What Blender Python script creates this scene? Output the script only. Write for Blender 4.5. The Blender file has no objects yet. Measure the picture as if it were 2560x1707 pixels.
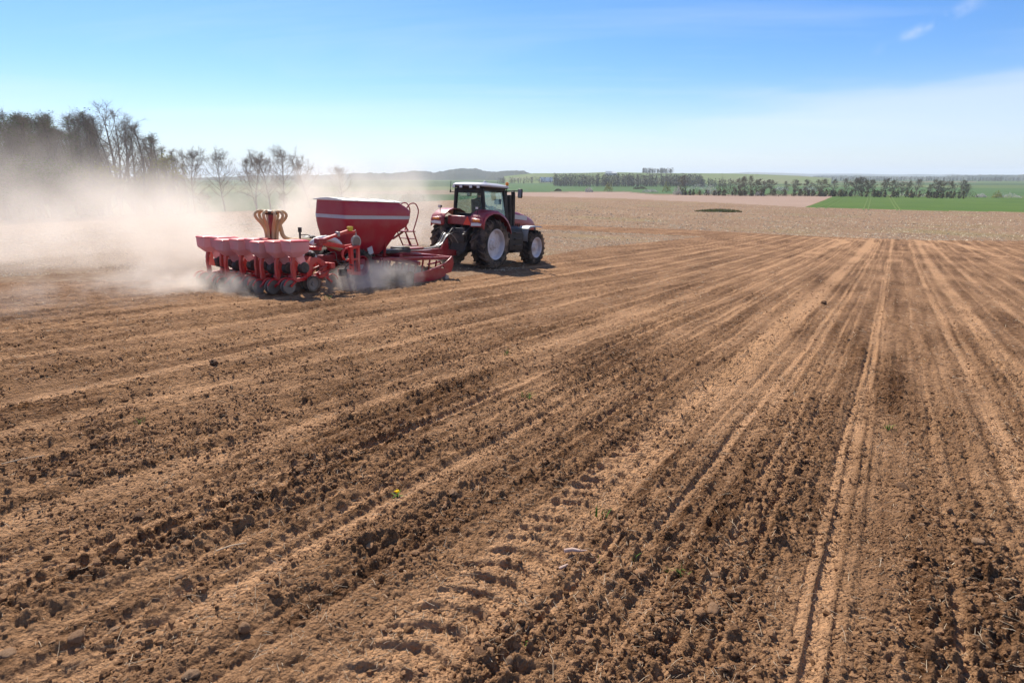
import bpy, bmesh, math, random
import numpy as np
from mathutils import Vector, Matrix

random.seed(7)
rng = np.random.default_rng(11)
SC = bpy.context.scene
COL = SC.collection
R = math.radians

# ------------------------------------------------------------------ camera
FPX, CX, CY, H0 = 1500.0, 1280.0, 853.5, 2.55          # focal length and centre in photo pixels, eye height
PITCH = math.atan((CY - 438.0) / FPX)
cam = bpy.data.cameras.new('camera'); cam_ob = bpy.data.objects.new('camera', cam); COL.objects.link(cam_ob)
cam.sensor_width = 36.0; cam.lens = 36.0 * FPX / 2560.0; cam.clip_start = 0.1; cam.clip_end = 60000
cam_ob.location = (0, 0, H0); cam_ob.rotation_euler = (math.pi / 2 - PITCH, 0, 0)
SC.camera = cam_ob

# ------------------------------------------------------------------ sky, sun, exposure
SUN_AZ, SUN_EL = R(-27), R(47)                          # azimuth from +Y towards +X
world = bpy.data.worlds.new('World'); SC.world = world; world.use_nodes = True
nt = world.node_tree; nt.nodes.clear()
def N(tree, t, **kw):
    n = tree.nodes.new(t)
    for k, v in kw.items(): setattr(n, k, v)
    return n
def LK(tree, a, b): tree.links.new(a, b)
out = N(nt, 'ShaderNodeOutputWorld'); bg = N(nt, 'ShaderNodeBackground')
sky = N(nt, 'ShaderNodeTexSky', sky_type='NISHITA')
sky.sun_disc = False; sky.sun_elevation = SUN_EL; sky.sun_rotation = SUN_AZ
sky.altitude = 300; sky.air_density = 1.0; sky.dust_density = 0.6; sky.ozone_density = 2.0
hsv = N(nt, 'ShaderNodeHueSaturation'); hsv.inputs['Saturation'].default_value = 1.34
LK(nt, sky.outputs[0], hsv.inputs['Color'])
# thin cirrus, laid out on a flat cloud deck (direction / height)
tc = N(nt, 'ShaderNodeTexCoord'); sep = N(nt, 'ShaderNodeSeparateXYZ'); LK(nt, tc.outputs['Generated'], sep.inputs[0])
zc = N(nt, 'ShaderNodeMath', operation='ADD'); zc.inputs[1].default_value = 0.10; LK(nt, sep.outputs[2], zc.inputs[0])
zm = N(nt, 'ShaderNodeMath', operation='MAXIMUM'); zm.inputs[1].default_value = 0.03; LK(nt, zc.outputs[0], zm.inputs[0])
dx = N(nt, 'ShaderNodeMath', operation='DIVIDE'); LK(nt, sep.outputs[0], dx.inputs[0]); LK(nt, zm.outputs[0], dx.inputs[1])
dy = N(nt, 'ShaderNodeMath', operation='DIVIDE'); LK(nt, sep.outputs[1], dy.inputs[0]); LK(nt, zm.outputs[0], dy.inputs[1])
cmb = N(nt, 'ShaderNodeCombineXYZ'); LK(nt, dx.outputs[0], cmb.inputs[0]); LK(nt, dy.outputs[0], cmb.inputs[1])
mp = N(nt, 'ShaderNodeMapping'); mp.inputs['Rotation'].default_value = (0, 0, R(24)); mp.inputs['Scale'].default_value = (0.30, 1.1, 1)
mp.inputs['Location'].default_value = (1.7, 0.6, 0)
LK(nt, cmb.outputs[0], mp.inputs[0])
n1 = N(nt, 'ShaderNodeTexNoise'); n1.inputs['Scale'].default_value = 0.75; n1.inputs['Detail'].default_value = 8; n1.inputs['Roughness'].default_value = 0.58; n1.inputs['Distortion'].default_value = 0.5
LK(nt, mp.outputs[0], n1.inputs['Vector'])
r1 = N(nt, 'ShaderNodeMapRange'); r1.inputs[1].default_value = 0.50; r1.inputs[2].default_value = 0.80; LK(nt, n1.outputs[0], r1.inputs[0])
mulc = N(nt, 'ShaderNodeMath', operation='MULTIPLY'); mulc.inputs[1].default_value = 0.30; LK(nt, r1.outputs[0], mulc.inputs[0])
mixc = N(nt, 'ShaderNodeMix', data_type='RGBA'); LK(nt, mulc.outputs[0], mixc.inputs[0])
tint = N(nt, 'ShaderNodeMix', data_type='RGBA', blend_type='MULTIPLY'); tint.inputs[0].default_value = 1.0; tint.inputs[7].default_value = (0.72, 0.91, 1.20, 1)
LK(nt, hsv.outputs[0], tint.inputs[6]); LK(nt, tint.outputs[2], mixc.inputs[6]); mixc.inputs[7].default_value = (7.6, 8.2, 9.0, 1)
# pale haze near the horizon, and a high veil of cirrostratus towards the right
hz1 = N(nt, 'ShaderNodeMapRange'); hz1.interpolation_type = 'SMOOTHERSTEP'; hz1.inputs[1].default_value = 0.17; hz1.inputs[2].default_value = -0.04; hz1.inputs[3].default_value = 0.0; hz1.inputs[4].default_value = 0.60; LK(nt, sep.outputs[2], hz1.inputs[0])
vx = N(nt, 'ShaderNodeMath', operation='DIVIDE'); LK(nt, sep.outputs[0], vx.inputs[0]); vy = N(nt, 'ShaderNodeMath', operation='MAXIMUM'); vy.inputs[1].default_value = 0.05; LK(nt, sep.outputs[1], vy.inputs[0]); LK(nt, vy.outputs[0], vx.inputs[1])
n2 = N(nt, 'ShaderNodeTexNoise'); n2.inputs['Scale'].default_value = 2.6; n2.inputs['Detail'].default_value = 6; mp2 = N(nt, 'ShaderNodeMapping'); mp2.inputs['Scale'].default_value = (1, 1, 7); mp2.inputs['Rotation'].default_value = (0, R(-10), 0); LK(nt, tc.outputs['Generated'], mp2.inputs[0]); LK(nt, mp2.outputs[0], n2.inputs['Vector'])
def M2(op, a, b_):
    m_ = N(nt, 'ShaderNodeMath', operation=op)
    for i_, c_ in enumerate((a, b_)):
        if isinstance(c_, (int, float)): m_.inputs[i_].default_value = c_
        else: LK(nt, c_, m_.inputs[i_])
    return m_.outputs[0]
def MR(x, a, b_, lo, hi):
    m_ = N(nt, 'ShaderNodeMapRange'); m_.interpolation_type = 'SMOOTHSTEP'; m_.inputs[1].default_value = a; m_.inputs[2].default_value = b_; m_.inputs[3].default_value = lo; m_.inputs[4].default_value = hi; LK(nt, x, m_.inputs[0]); return m_.outputs[0]
edge = M2('ADD', M2('SUBTRACT', sep.outputs[2], M2('MULTIPLY', vx.outputs[0], 0.06)), M2('MULTIPLY', M2('SUBTRACT', n2.outputs[0], 0.5), 0.16))
veil = M2('MULTIPLY', MR(edge, 0.12, 0.045, 0, 1), MR(vx.outputs[0], -0.10, 0.45, 0, 0.46))
wa = M2('SUBTRACT', vx.outputs[0], 0.64); wq = M2('ABSOLUTE', M2('ADD', M2('SUBTRACT', M2('SUBTRACT', sep.outputs[2], 0.185), M2('MULTIPLY', wa, 0.30)), M2('MULTIPLY', M2('SUBTRACT', n2.outputs[0], 0.5), 0.02)), 0)
n3 = N(nt, 'ShaderNodeTexNoise'); n3.inputs['Scale'].default_value = 30; n3.inputs['Detail'].default_value = 5; LK(nt, tc.outputs['Generated'], n3.inputs['Vector'])
wisp = M2('MULTIPLY', M2('MULTIPLY', MR(wq, 0.012, 0.0, 0, 1), MR(M2('ABSOLUTE', wa, 0), 0.10, 0.02, 0, 1)), MR(n3.outputs[0], 0.36, 0.70, 0, 0.42))
hv = M2('MAXIMUM', M2('MAXIMUM', hz1.outputs[0], veil), wisp)
mixh = N(nt, 'ShaderNodeMix', data_type='RGBA'); LK(nt, hv, mixh.inputs[0]); LK(nt, mixc.outputs[2], mixh.inputs[6]); mixh.inputs[7].default_value = (7.8, 8.0, 8.9, 1)
LK(nt, mixh.outputs[2], bg.inputs[0]); bg.inputs[1].default_value = 0.082
LK(nt, bg.outputs[0], out.inputs[0])

sun = bpy.data.lights.new('sun', 'SUN'); sun.energy = 5.0; sun.angle = R(0.53); sun.color = (1.0, 0.93, 0.82)
sun_ob = bpy.data.objects.new('sun', sun); COL.objects.link(sun_ob)
sdir = Vector((math.sin(SUN_AZ) * math.cos(SUN_EL), math.cos(SUN_AZ) * math.cos(SUN_EL), math.sin(SUN_EL)))
sun_ob.rotation_euler = sdir.to_track_quat('Z', 'Y').to_euler(); sun_ob.location = (-20, 30, 60)

SC.view_settings.view_transform = 'Standard'; SC.view_settings.look = 'None'
SC.view_settings.exposure = 0.64; SC.view_settings.gamma = 1.0; SC.view_settings.use_curve_mapping = False
SC.render.engine = 'CYCLES'
SC.cycles.max_bounces = 7; SC.cycles.diffuse_bounces = 2; SC.cycles.glossy_bounces = 3
SC.cycles.transmission_bounces = 4; SC.cycles.transparent_max_bounces = 12
SC.cycles.volume_bounces = 4; SC.cycles.volume_step_rate = 1.0; SC.cycles.volume_max_steps = 256
SC.cycles.use_denoising = True

# ------------------------------------------------------------------ terrain
def zt(x, y):
    """height of the land: a gentle hilltop at the camera, a shallow valley, land rising slowly far away"""
    x = np.asarray(x, float); y = np.asarray(y, float)
    s = 0.056 * x + 0.053 * y + 0.00166 * np.minimum(x, 0) ** 2
    near = -10 * (1 - np.exp(-np.maximum(s, -3) / 10))
    r = np.hypot(x, y)
    far = np.interp(np.log(np.maximum(r, 1)), np.log([1, 350, 600, 1000, 2000, 4000, 12000]), [-9.4, -9.4, -11.3, -10.8, -11.5, -18.0, -60.0])
    t = np.clip((r - 220) / 300, 0, 1); t = t * t * (3 - 2 * t)
    return near * (1 - t) + far * t
CP, SP = math.cos(PITCH), math.sin(PITCH)
def ray(px, py):
    x = (px - CX) / FPX; y = (CY - py) / FPX
    d = np.array([x, CP + y * SP, -SP + y * CP]); return d / np.linalg.norm(d)
RT = np.geomspace(1.5, 11000, 6000)
def gp(px, py):
    """point of the land seen at a photo pixel"""
    d = ray(px, py); P = d[None] * RT[:, None]
    below = (H0 + P[:, 2]) < zt(P[:, 0], P[:, 1])
    i = int(np.argmax(below)) if below.any() else len(RT) - 1
    a, b = RT[max(i - 1, 0)], RT[i]
    for _ in range(30):
        m = (a + b) / 2; q = d * m
        if H0 + q[2] < float(zt(q[0], q[1])): b = m
        else: a = m
    q = d * b; return Vector((q[0], q[1], float(zt(q[0], q[1]))))
def at_range(px, r):
    d = ray(px, 438.0); h = math.hypot(d[0], d[1]); x, y = d[0] / h * r, d[1] / h * r
    return Vector((x, y, float(zt(x, y))))
def px_per_m(P):
    return FPX / (P[1] * CP - (P[2] - H0) * SP)

# gradient noise for geometry
_perm = rng.permutation(1024); _ang = rng.random(1024) * 2 * np.pi; _gx, _gy = np.cos(_ang), np.sin(_ang)
def pnoise(x, y, seed=0):
    x = x + seed * 17.31; y = y + seed * 9.77
    xi = np.floor(x).astype(np.int64); yi = np.floor(y).astype(np.int64); xf = x - xi; yf = y - yi
    u = xf * xf * xf * (xf * (xf * 6 - 15) + 10); v = yf * yf * yf * (yf * (yf * 6 - 15) + 10)
    def g(ix, iy, fx, fy):
        k = _perm[(ix + _perm[iy & 1023]) & 1023]; return _gx[k] * fx + _gy[k] * fy
    a = g(xi, yi, xf, yf); b = g(xi + 1, yi, xf - 1, yf); c = g(xi, yi + 1, xf, yf - 1); d = g(xi + 1, yi + 1, xf - 1, yf - 1)
    return ((a * (1 - u) + b * u) * (1 - v) + (c * (1 - u) + d * u) * v) * 1.5

# ------------------------------------------------------------------ tagging and mesh helpers
def tag(o, label=None, cat=None, group=None, kind=None):
    if label: o['label'] = label
    if cat: o['category'] = cat
    if group: o['group'] = group
    if kind: o['kind'] = kind
    return o
def empty(name, M=None, **kw):
    o = bpy.data.objects.new(name, None); COL.objects.link(o); o.empty_display_size = 0.2
    if M is not None: o.matrix_world = M
    return tag(o, **kw)
def rawmesh(name, v, f):
    """v Nx3 array, f Mx3 or Mx4 array"""
    me = bpy.data.meshes.new(name); v = np.asarray(v, np.float32); f = np.asarray(f, np.int32); k = f.shape[1]
    me.vertices.add(len(v)); me.vertices.foreach_set('co', v.ravel())
    me.loops.add(f.size); me.loops.foreach_set('vertex_index', f.ravel())
    me.polygons.add(len(f)); me.polygons.foreach_set('loop_start', np.arange(0, f.size, k, dtype=np.int32))
    me.polygons.foreach_set('loop_total', np.full(len(f), k, np.int32))
    me.update(calc_edges=True); return me
def link(name, me, mat=None, parent=None, M=None):
    o = bpy.data.objects.new(name, me); COL.objects.link(o)
    if mat is not None and not me.materials: me.materials.append(mat)
    if parent is not None: o.parent = parent
    if M is not None: o.matrix_world = M
    return o
def frame_of(d):
    d = Vector(d).normalized(); a = Vector((0, 0, 1)) if abs(d.z) < 0.9 else Vector((1, 0, 0))
    x = d.cross(a).normalized(); return x, d.cross(x).normalized()
class MB:
    def __init__(s): s.v = []; s.f = []
    def add(s, vs, fs):
        b = len(s.v); s.v += [tuple(p) for p in vs]; s.f += [tuple(i + b for i in q) for q in fs]; return s
    def box(s, c, d, rot=None):
        hx, hy, hz = d[0] / 2, d[1] / 2, d[2] / 2
        vs = [Vector((x, y, z)) for x in (-hx, hx) for y in (-hy, hy) for z in (-hz, hz)]
        if rot is not None: vs = [rot @ p for p in vs]
        vs = [p + Vector(c) for p in vs]
        return s.add(vs, [(0, 1, 3, 2), (4, 6, 7, 5), (0, 4, 5, 1), (2, 3, 7, 6), (0, 2, 6, 4), (1, 5, 7, 3)])
    def bar(s, p0, p1, w, h):
        p0, p1 = Vector(p0), Vector(p1); d = (p1 - p0); L = d.length; d.normalize()
        up = Vector((0, 0, 1)) if abs(d.z) < 0.95 else Vector((1, 0, 0)); y = up.cross(d).normalized(); z = d.cross(y)
        M = Matrix((d, y, z)).transposed(); return s.box((p0 + p1) / 2, (L, w, h), M)
    def cyl(s, p0, p1, r0, r1=None, n=16):
        return s.tube([p0, p1], [r0, r0 if r1 is None else r1], n)
    def tube(s, pts, r, n=8, cap=True):
        pts = [Vector(p) for p in pts]; rs = r if isinstance(r, (list, tuple)) else [r] * len(pts)
        rings = []; x, y = frame_of(pts[1] - pts[0])
        for i, p in enumerate(pts):
            d = (pts[min(i + 1, len(pts) - 1)] - pts[max(i - 1, 0)]).normalized()
            x = (x - d * x.dot(d)).normalized(); y = d.cross(x)
            rings.append([p + (x * math.cos(2 * math.pi * k / n) + y * math.sin(2 * math.pi * k / n)) * rs[i] for k in range(n)])
        return s.loft(rings, cap)
    def loft(s, rings, cap=True, close=True):
        n = len(rings[0]); vs = [p for q in rings for p in q]; fs = []
        for i in range(len(rings) - 1):
            for k in range(n if close else n - 1):
                a = i * n + k; b = i * n + (k + 1) % n; fs.append((a, b, b + n, a + n))
        if cap: fs += [tuple(range(n))[::-1], tuple(range((len(rings) - 1) * n, len(rings) * n))]
        return s.add(vs, fs)
    def lathe(s, prof, c=(0, 0, 0), n=32, closed=False):
        """profile [(radius, y)] about the y axis"""
        c = Vector(c); m = len(prof); vs = []; fs = []
        for k in range(n):
            a = 2 * math.pi * k / n
            for r, y in prof: vs.append(c + Vector((r * math.cos(a), y, r * math.sin(a))))
        for k in range(n):
            k2 = (k + 1) % n
            for i in range(m if closed else m - 1):
                j = (i + 1) % m; fs.append((k * m + i, k2 * m + i, k2 * m + j, k * m + j))
        return s.add(vs, fs)
    def prism(s, poly, y0, y1):
        n = len(poly); vs = [(x, y0, z) for x, z in poly] + [(x, y1, z) for x, z in poly]
        fs = [tuple(range(n)), tuple(range(n, 2 * n))[::-1]] + [(i, i + n, (i + 1) % n + n, (i + 1) % n) for i in range(n)]
        return s.add(vs, fs)
    def mesh(s, name, smooth=True, angle=38):
        me = bpy.data.meshes.new(name); me.from_pydata(s.v, [], s.f)
        bm = bmesh.new(); bm.from_mesh(me); bmesh.ops.recalc_face_normals(bm, faces=bm.faces); bm.to_mesh(me); bm.free()
        if smooth: me.shade_smooth(); me.set_sharp_from_angle(angle=R(angle))
        return me
    def build(s, name, mat, parent=None, bevel=0.0, smooth=True, angle=38, M=None):
        o = link(name, s.mesh(name, smooth, angle), mat, parent, M)
        if bevel:
            b = o.modifiers.new('bevel', 'BEVEL'); b.width = bevel; b.segments = 2; b.limit_method = 'ANGLE'; b.angle_limit = R(40)
        return o
def arc(c, r, a0, a1, n, plane='xz', y=0.0):
    return [Vector((c[0] + r * math.cos(R(a0 + (a1 - a0) * k / (n - 1))), y, c[1] + r * math.sin(R(a0 + (a1 - a0) * k / (n - 1))))) for k in range(n)]
def spline(pts, n=10):
    pts = [Vector(p) for p in pts]; P = [pts[0] * 2 - pts[1]] + pts + [pts[-1] * 2 - pts[-2]]; o = []
    for i in range(1, len(P) - 2):
        for k in range(n):
            t = k / n; a, b, c, d = P[i - 1], P[i], P[i + 1], P[i + 2]
            o.append(0.5 * ((2 * b) + (c - a) * t + (2 * a - 5 * b + 4 * c - d) * t * t + (3 * b - a - 3 * c + d) * t ** 3))
    return o + [pts[-1]]

# ------------------------------------------------------------------ materials
def new_mat(name):
    m = bpy.data.materials.new(name); m.use_nodes = True; t = m.node_tree; t.nodes.clear()
    o = N(t, 'ShaderNodeOutputMaterial'); b = N(t, 'ShaderNodeBsdfPrincipled'); LK(t, b.outputs[0], o.inputs['Surface'])
    return m, t, b, o
def noise(t, scale, detail=4, rough=0.55, vec=None, coord='Object'):
    n = N(t, 'ShaderNodeTexNoise'); n.inputs['Scale'].default_value = scale; n.inputs['Detail'].default_value = detail; n.inputs['Roughness'].default_value = rough
    if vec is None:
        if coord == 'Position': g = N(t, 'ShaderNodeNewGeometry'); vec = g.outputs['Position']
        else: c = N(t, 'ShaderNodeTexCoord'); vec = c.outputs[coord]
    LK(t, vec, n.inputs['Vector']); return n.outputs[0]
def rampf(t, x, a, b, lo=0.0, hi=1.0):
    r = N(t, 'ShaderNodeMapRange'); r.inputs[1].default_value = a; r.inputs[2].default_value = b; r.inputs[3].default_value = lo; r.inputs[4].default_value = hi
    LK(t, x, r.inputs[0]); return r.outputs[0]
def mix(t, f, a, b):
    m = N(t, 'ShaderNodeMix', data_type='RGBA')
    if isinstance(f, (int, float)): m.inputs[0].default_value = f
    else: LK(t, f, m.inputs[0])
    for s, c in ((6, a), (7, b)):
        if isinstance(c, tuple): m.inputs[s].default_value = (*c, 1)
        else: LK(t, c, m.inputs[s])
    return m.outputs[2]
def math_(t, op, a, b):
    m = N(t, 'ShaderNodeMath', operation=op)
    for i, c in enumerate((a, b)):
        if isinstance(c, (int, float)): m.inputs[i].default_value = c
        else: LK(t, c, m.inputs[i])
    return m.outputs[0]
def bump(t, b, h, dist, strength=1.0):
    n = N(t, 'ShaderNodeBump'); n.inputs['Distance'].default_value = dist; n.inputs['Strength'].default_value = strength
    LK(t, h, n.inputs['Height']); LK(t, n.outputs[0], b.inputs['Normal'])
DUSTC = (0.42, 0.30, 0.21)
def paint(name, col, rough=0.35, dust=0.25, metal=0.0, coat=0.0, scale=3.0, spec=0.5):
    m, t, b, o = new_mat(name)
    d = math_(t, 'MULTIPLY', rampf(t, noise(t, scale, 6, 0.65), 0.42, 0.75), dust)
    LK(t, mix(t, d, col, DUSTC), b.inputs['Base Color'])
    LK(t, rampf(t, d, 0, 0.6, rough, 0.95), b.inputs['Roughness'])
    b.inputs['Metallic'].default_value = metal; b.inputs['Coat Weight'].default_value = coat; b.inputs['Coat Roughness'].default_value = 0.12
    b.inputs['Specular IOR Level'].default_value = spec
    return m
M = {}
M['red'] = paint('red_paint', (0.30, 0.004, 0.014), 0.36, 0.28, coat=0.2)
M['red_bright'] = paint('bright_red_paint', (0.56, 0.010, 0.010), 0.40, 0.50, coat=0.15)
M['red_tank'] = paint('tank_red_paint', (0.36, 0.003, 0.022), 0.42, 0.20, coat=0.05, scale=1.6)
M['white'] = paint('white_paint', (0.46, 0.46, 0.48), 0.42, 0.3)
M['tarp'] = paint('cream_tarpaulin', (0.78, 0.76, 0.66), 0.7, 0.25)
M['silver'] = paint('silver_paint', (0.42, 0.42, 0.41), 0.45, 0.35, metal=0.35)  # grey fender paint, lightened so its colour carries the sky's reflection
M['rim'] = paint('rim_silver', (0.60, 0.59, 0.63), 0.45, 0.75, metal=0.1, scale=1.6)
M['black'] = paint('black_plastic', (0.012, 0.012, 0.013), 0.55, 0.10, spec=0.3)
M['dark'] = paint('dark_iron', (0.028, 0.026, 0.025), 0.55, 0.35)
M['tyre'] = paint('tyre_rubber', (0.022, 0.020, 0.019), 0.85, 0.75, scale=1.8, spec=0.2)
M['steel'] = paint('worn_steel', (0.36, 0.34, 0.33), 0.38, 0.5, metal=0.7)
M['disc'] = paint('dusty_disc_steel', (0.20, 0.17, 0.15), 0.5, 0.75, metal=0.4)
M['hose'] = paint('tan_corrugated_hose', (0.62, 0.42, 0.21), 0.55, 0.3, scale=5)
M['duct'] = paint('white_flexible_duct', (0.66, 0.66, 0.63), 0.5, 0.3)
M['yellow'] = paint('yellow_plastic', (0.62, 0.44, 0.02), 0.5, 0.2)
M['skin'] = paint('skin', (0.42, 0.22, 0.15), 0.6, 0.0)
M['hair'] = paint('dark_hair', (0.03, 0.02, 0.015), 0.6, 0.0)
M['shirt'] = paint('dark_blue_clothing', (0.025, 0.035, 0.06), 0.85, 0.1)
M['seat'] = paint('dark_seat_fabric', (0.03, 0.03, 0.035), 0.85, 0.1)
M['console'] = paint('grey_blue_console', (0.12, 0.17, 0.20), 0.6, 0.1)
M['orange'] = paint('amber_lens', (0.85, 0.24, 0.01), 0.25, 0.05)
M['lens'] = paint('clear_lens', (0.75, 0.72, 0.68), 0.2, 0.15)
M['smv'] = paint('fluorescent_orange_red', (0.90, 0.06, 0.015), 0.5, 0.05)
def plastic_mat():
    m, t, b, o = new_mat('translucent_pink_plastic')
    d = math_(t, 'MULTIPLY', rampf(t, noise(t, 4, 5), 0.35, 0.75), 0.55)
    c = mix(t, d, (0.82, 0.48, 0.51), (0.78, 0.62, 0.56)); LK(t, c, b.inputs['Base Color']); b.inputs['Roughness'].default_value = 0.5
    tr = N(t, 'ShaderNodeBsdfTranslucent'); LK(t, c, tr.inputs[0]); mx = N(t, 'ShaderNodeMixShader'); mx.inputs[0].default_value = 0.6
    LK(t, b.outputs[0], mx.inputs[1]); LK(t, tr.outputs[0], mx.inputs[2]); LK(t, mx.outputs[0], o.inputs['Surface'])
    return m
M['plastic'] = plastic_mat()
def glass_mat():
    m, t, b, o = new_mat('tinted_cab_glass'); t.nodes.remove(b)
    tr = N(t, 'ShaderNodeBsdfTransparent'); tr.inputs[0].default_value = (0.84, 0.94, 0.925, 1)
    gl = N(t, 'ShaderNodeBsdfGlossy'); gl.inputs['Roughness'].default_value = 0.03
    fr = N(t, 'ShaderNodeFresnel'); fr.inputs[0].default_value = 1.5
    mx = N(t, 'ShaderNodeMixShader'); LK(t, math_(t, 'MULTIPLY', fr.outputs[0], 0.35), mx.inputs[0]); LK(t, tr.outputs[0], mx.inputs[1]); LK(t, gl.outputs[0], mx.inputs[2])
    LK(t, mx.outputs[0], o.inputs['Surface']); return m
M['glass'] = glass_mat()

def soil_mat(name, clod=False):
    m, t, b, o = new_mat(name)
    fine = noise(t, 55 if not clod else 6, 6, 0.7, coord='Position' if not clod else 'Object')
    mid = noise(t, 5.5, 6, 0.72, coord='Position')
    big = noise(t, 0.35, 4, 0.55, coord='Position')
    if clod:
        oi = N(t, 'ShaderNodeObjectInfo'); f = math_(t, 'ADD', math_(t, 'MULTIPLY', oi.outputs['Random'], 0.62), 0.10)
        f = math_(t, 'ADD', f, math_(t, 'MULTIPLY', math_(t, 'SUBTRACT', fine, 0.5), 0.7))
    else:
        at = N(t, 'ShaderNodeAttribute', attribute_name='dry'); f = at.outputs['Fac']
        f = math_(t, 'ADD', f, math_(t, 'MULTIPLY', math_(t, 'SUBTRACT', fine, 0.5), 0.9))
        f = math_(t, 'ADD', f, math_(t, 'MULTIPLY', math_(t, 'SUBTRACT', mid, 0.5), 1.25))
        f = math_(t, 'ADD', f, math_(t, 'MULTIPLY', math_(t, 'SUBTRACT', big, 0.5), 0.5))
    cl = N(t, 'ShaderNodeClamp'); LK(t, f, cl.inputs[0])
    c = mix(t, cl.outputs[0], (0.122, 0.059, 0.027), (0.57, 0.325, 0.170))
    LK(t, c, b.inputs['Base Color']); b.inputs['Roughness'].default_value = 1.0; b.inputs['Specular IOR Level'].default_value = 0.08
    if clod: bump(t, b, fine, 0.15, 0.6)
    else:
        vo = N(t, 'ShaderNodeTexVoronoi'); vo.inputs['Scale'].default_value = 38; g = N(t, 'ShaderNodeNewGeometry'); LK(t, g.outputs['Position'], vo.inputs['Vector'])
        h = math_(t, 'SUBTRACT', math_(t, 'MULTIPLY', fine, 1.2), vo.outputs['Distance'])
        h = math_(t, 'ADD', h, math_(t, 'MULTIPLY', noise(t, 14, 4, 0.65, coord='Position'), 3.0))
        h = math_(t, 'ADD', h, math_(t, 'MULTIPLY', noise(t, 5, 3, 0.6, coord='Position'), 4.5))
        bump(t, b, h, 0.038, 1.0)
    return m
M['soil'] = soil_mat('tilled_soil'); M['clod'] = soil_mat('soil_clod', True)
def stone_mat(name, a, bb):
    m, t, b, o = new_mat(name); f = noise(t, 5, 6, 0.65)
    LK(t, mix(t, rampf(t, f, 0.35, 0.7), a, bb), b.inputs['Base Color']); b.inputs['Roughness'].default_value = 0.9; b.inputs['Specular IOR Level'].default_value = 0.2
    bump(t, b, noise(t, 14, 6, 0.7), 0.06, 0.7); return m
M['stone_tan'] = stone_mat('tan_stone', (0.28, 0.16, 0.085), (0.44, 0.28, 0.165))
M['stone_grey'] = stone_mat('grey_stone', (0.28, 0.155, 0.080), (0.40, 0.24, 0.135))
M['stone_dark'] = stone_mat('dark_earth', (0.13, 0.067, 0.034), (0.24, 0.135, 0.072))
def flat_mat(name, a, bb, scale=0.5, coord='Position', rough=0.95, bscale=None, bdist=0.05, fine=None):
    m, t, b, o = new_mat(name); f = noise(t, scale, 6, 0.65, coord=coord)
    c = mix(t, rampf(t, f, 0.3, 0.7), a, bb)
    if fine: c = mix(t, math_(t, 'MULTIPLY', rampf(t, noise(t, fine[0], 3, 0.6, coord=coord), fine[1], fine[2]), fine[3]), c, fine[4])
    LK(t, c, b.inputs['Base Color']); b.inputs['Roughness'].default_value = rough; b.inputs['Specular IOR Level'].default_value = 0.1
    if bscale: bump(t, b, noise(t, bscale, 5, 0.65, coord=coord), bdist)
    return m
M['stubble'] = flat_mat('stubble_ground', (0.23, 0.135, 0.078), (0.34, 0.215, 0.13), 0.10, bscale=4, bdist=0.15, fine=(1.6, 0.52, 0.68, 0.6, (0.54, 0.43, 0.29)))
def stubble_mat():
    m, t, b, o = new_mat('stubble_ground'); c = mix(t, rampf(t, noise(t, 0.10, 6, 0.65, coord='Position'), 0.3, 0.7), (0.185, 0.112, 0.066), (0.26, 0.165, 0.100))
    c = mix(t, rampf(t, noise(t, 0.05, 4, 0.6, coord='Position'), 0.52, 0.68, 0, 0.45), c, (0.17, 0.150, 0.055))
    c = mix(t, math_(t, 'MULTIPLY', rampf(t, noise(t, 4.5, 3, 0.7, coord='Position'), 0.53, 0.66), 0.45), c, (0.52, 0.42, 0.28))
    LK(t, c, b.inputs['Base Color']); b.inputs['Roughness'].default_value = 1; b.inputs['Specular IOR Level'].default_value = 0.05; bump(t, b, noise(t, 4, 5, 0.65, coord='Position'), 0.15); return m
M['stubble'] = stubble_mat()
M['bare'] = flat_mat('bare_pinkish_field', (0.27, 0.182, 0.130), (0.32, 0.222, 0.165), 0.03, bscale=2, bdist=0.05, fine=(0.6, 0.4, 0.8, 0.25, (0.30, 0.18, 0.12)))
M['crop'] = flat_mat('young_green_crop', (0.048, 0.100, 0.012), (0.088, 0.145, 0.020), 0.03, bscale=1.5, bdist=0.15, fine=(0.25, 0.40, 0.70, 0.5, (0.065, 0.10, 0.02)))
M['tramline'] = flat_mat('pale_tramline', (0.095, 0.145, 0.030), (0.12, 0.165, 0.042), 0.3)
M['crop_far'] = flat_mat('bluish_green_crop', (0.042, 0.092, 0.020), (0.064, 0.120, 0.028), 0.01, fine=(0.15, 0.5, 0.8, 0.35, (0.12, 0.16, 0.05)))
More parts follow.
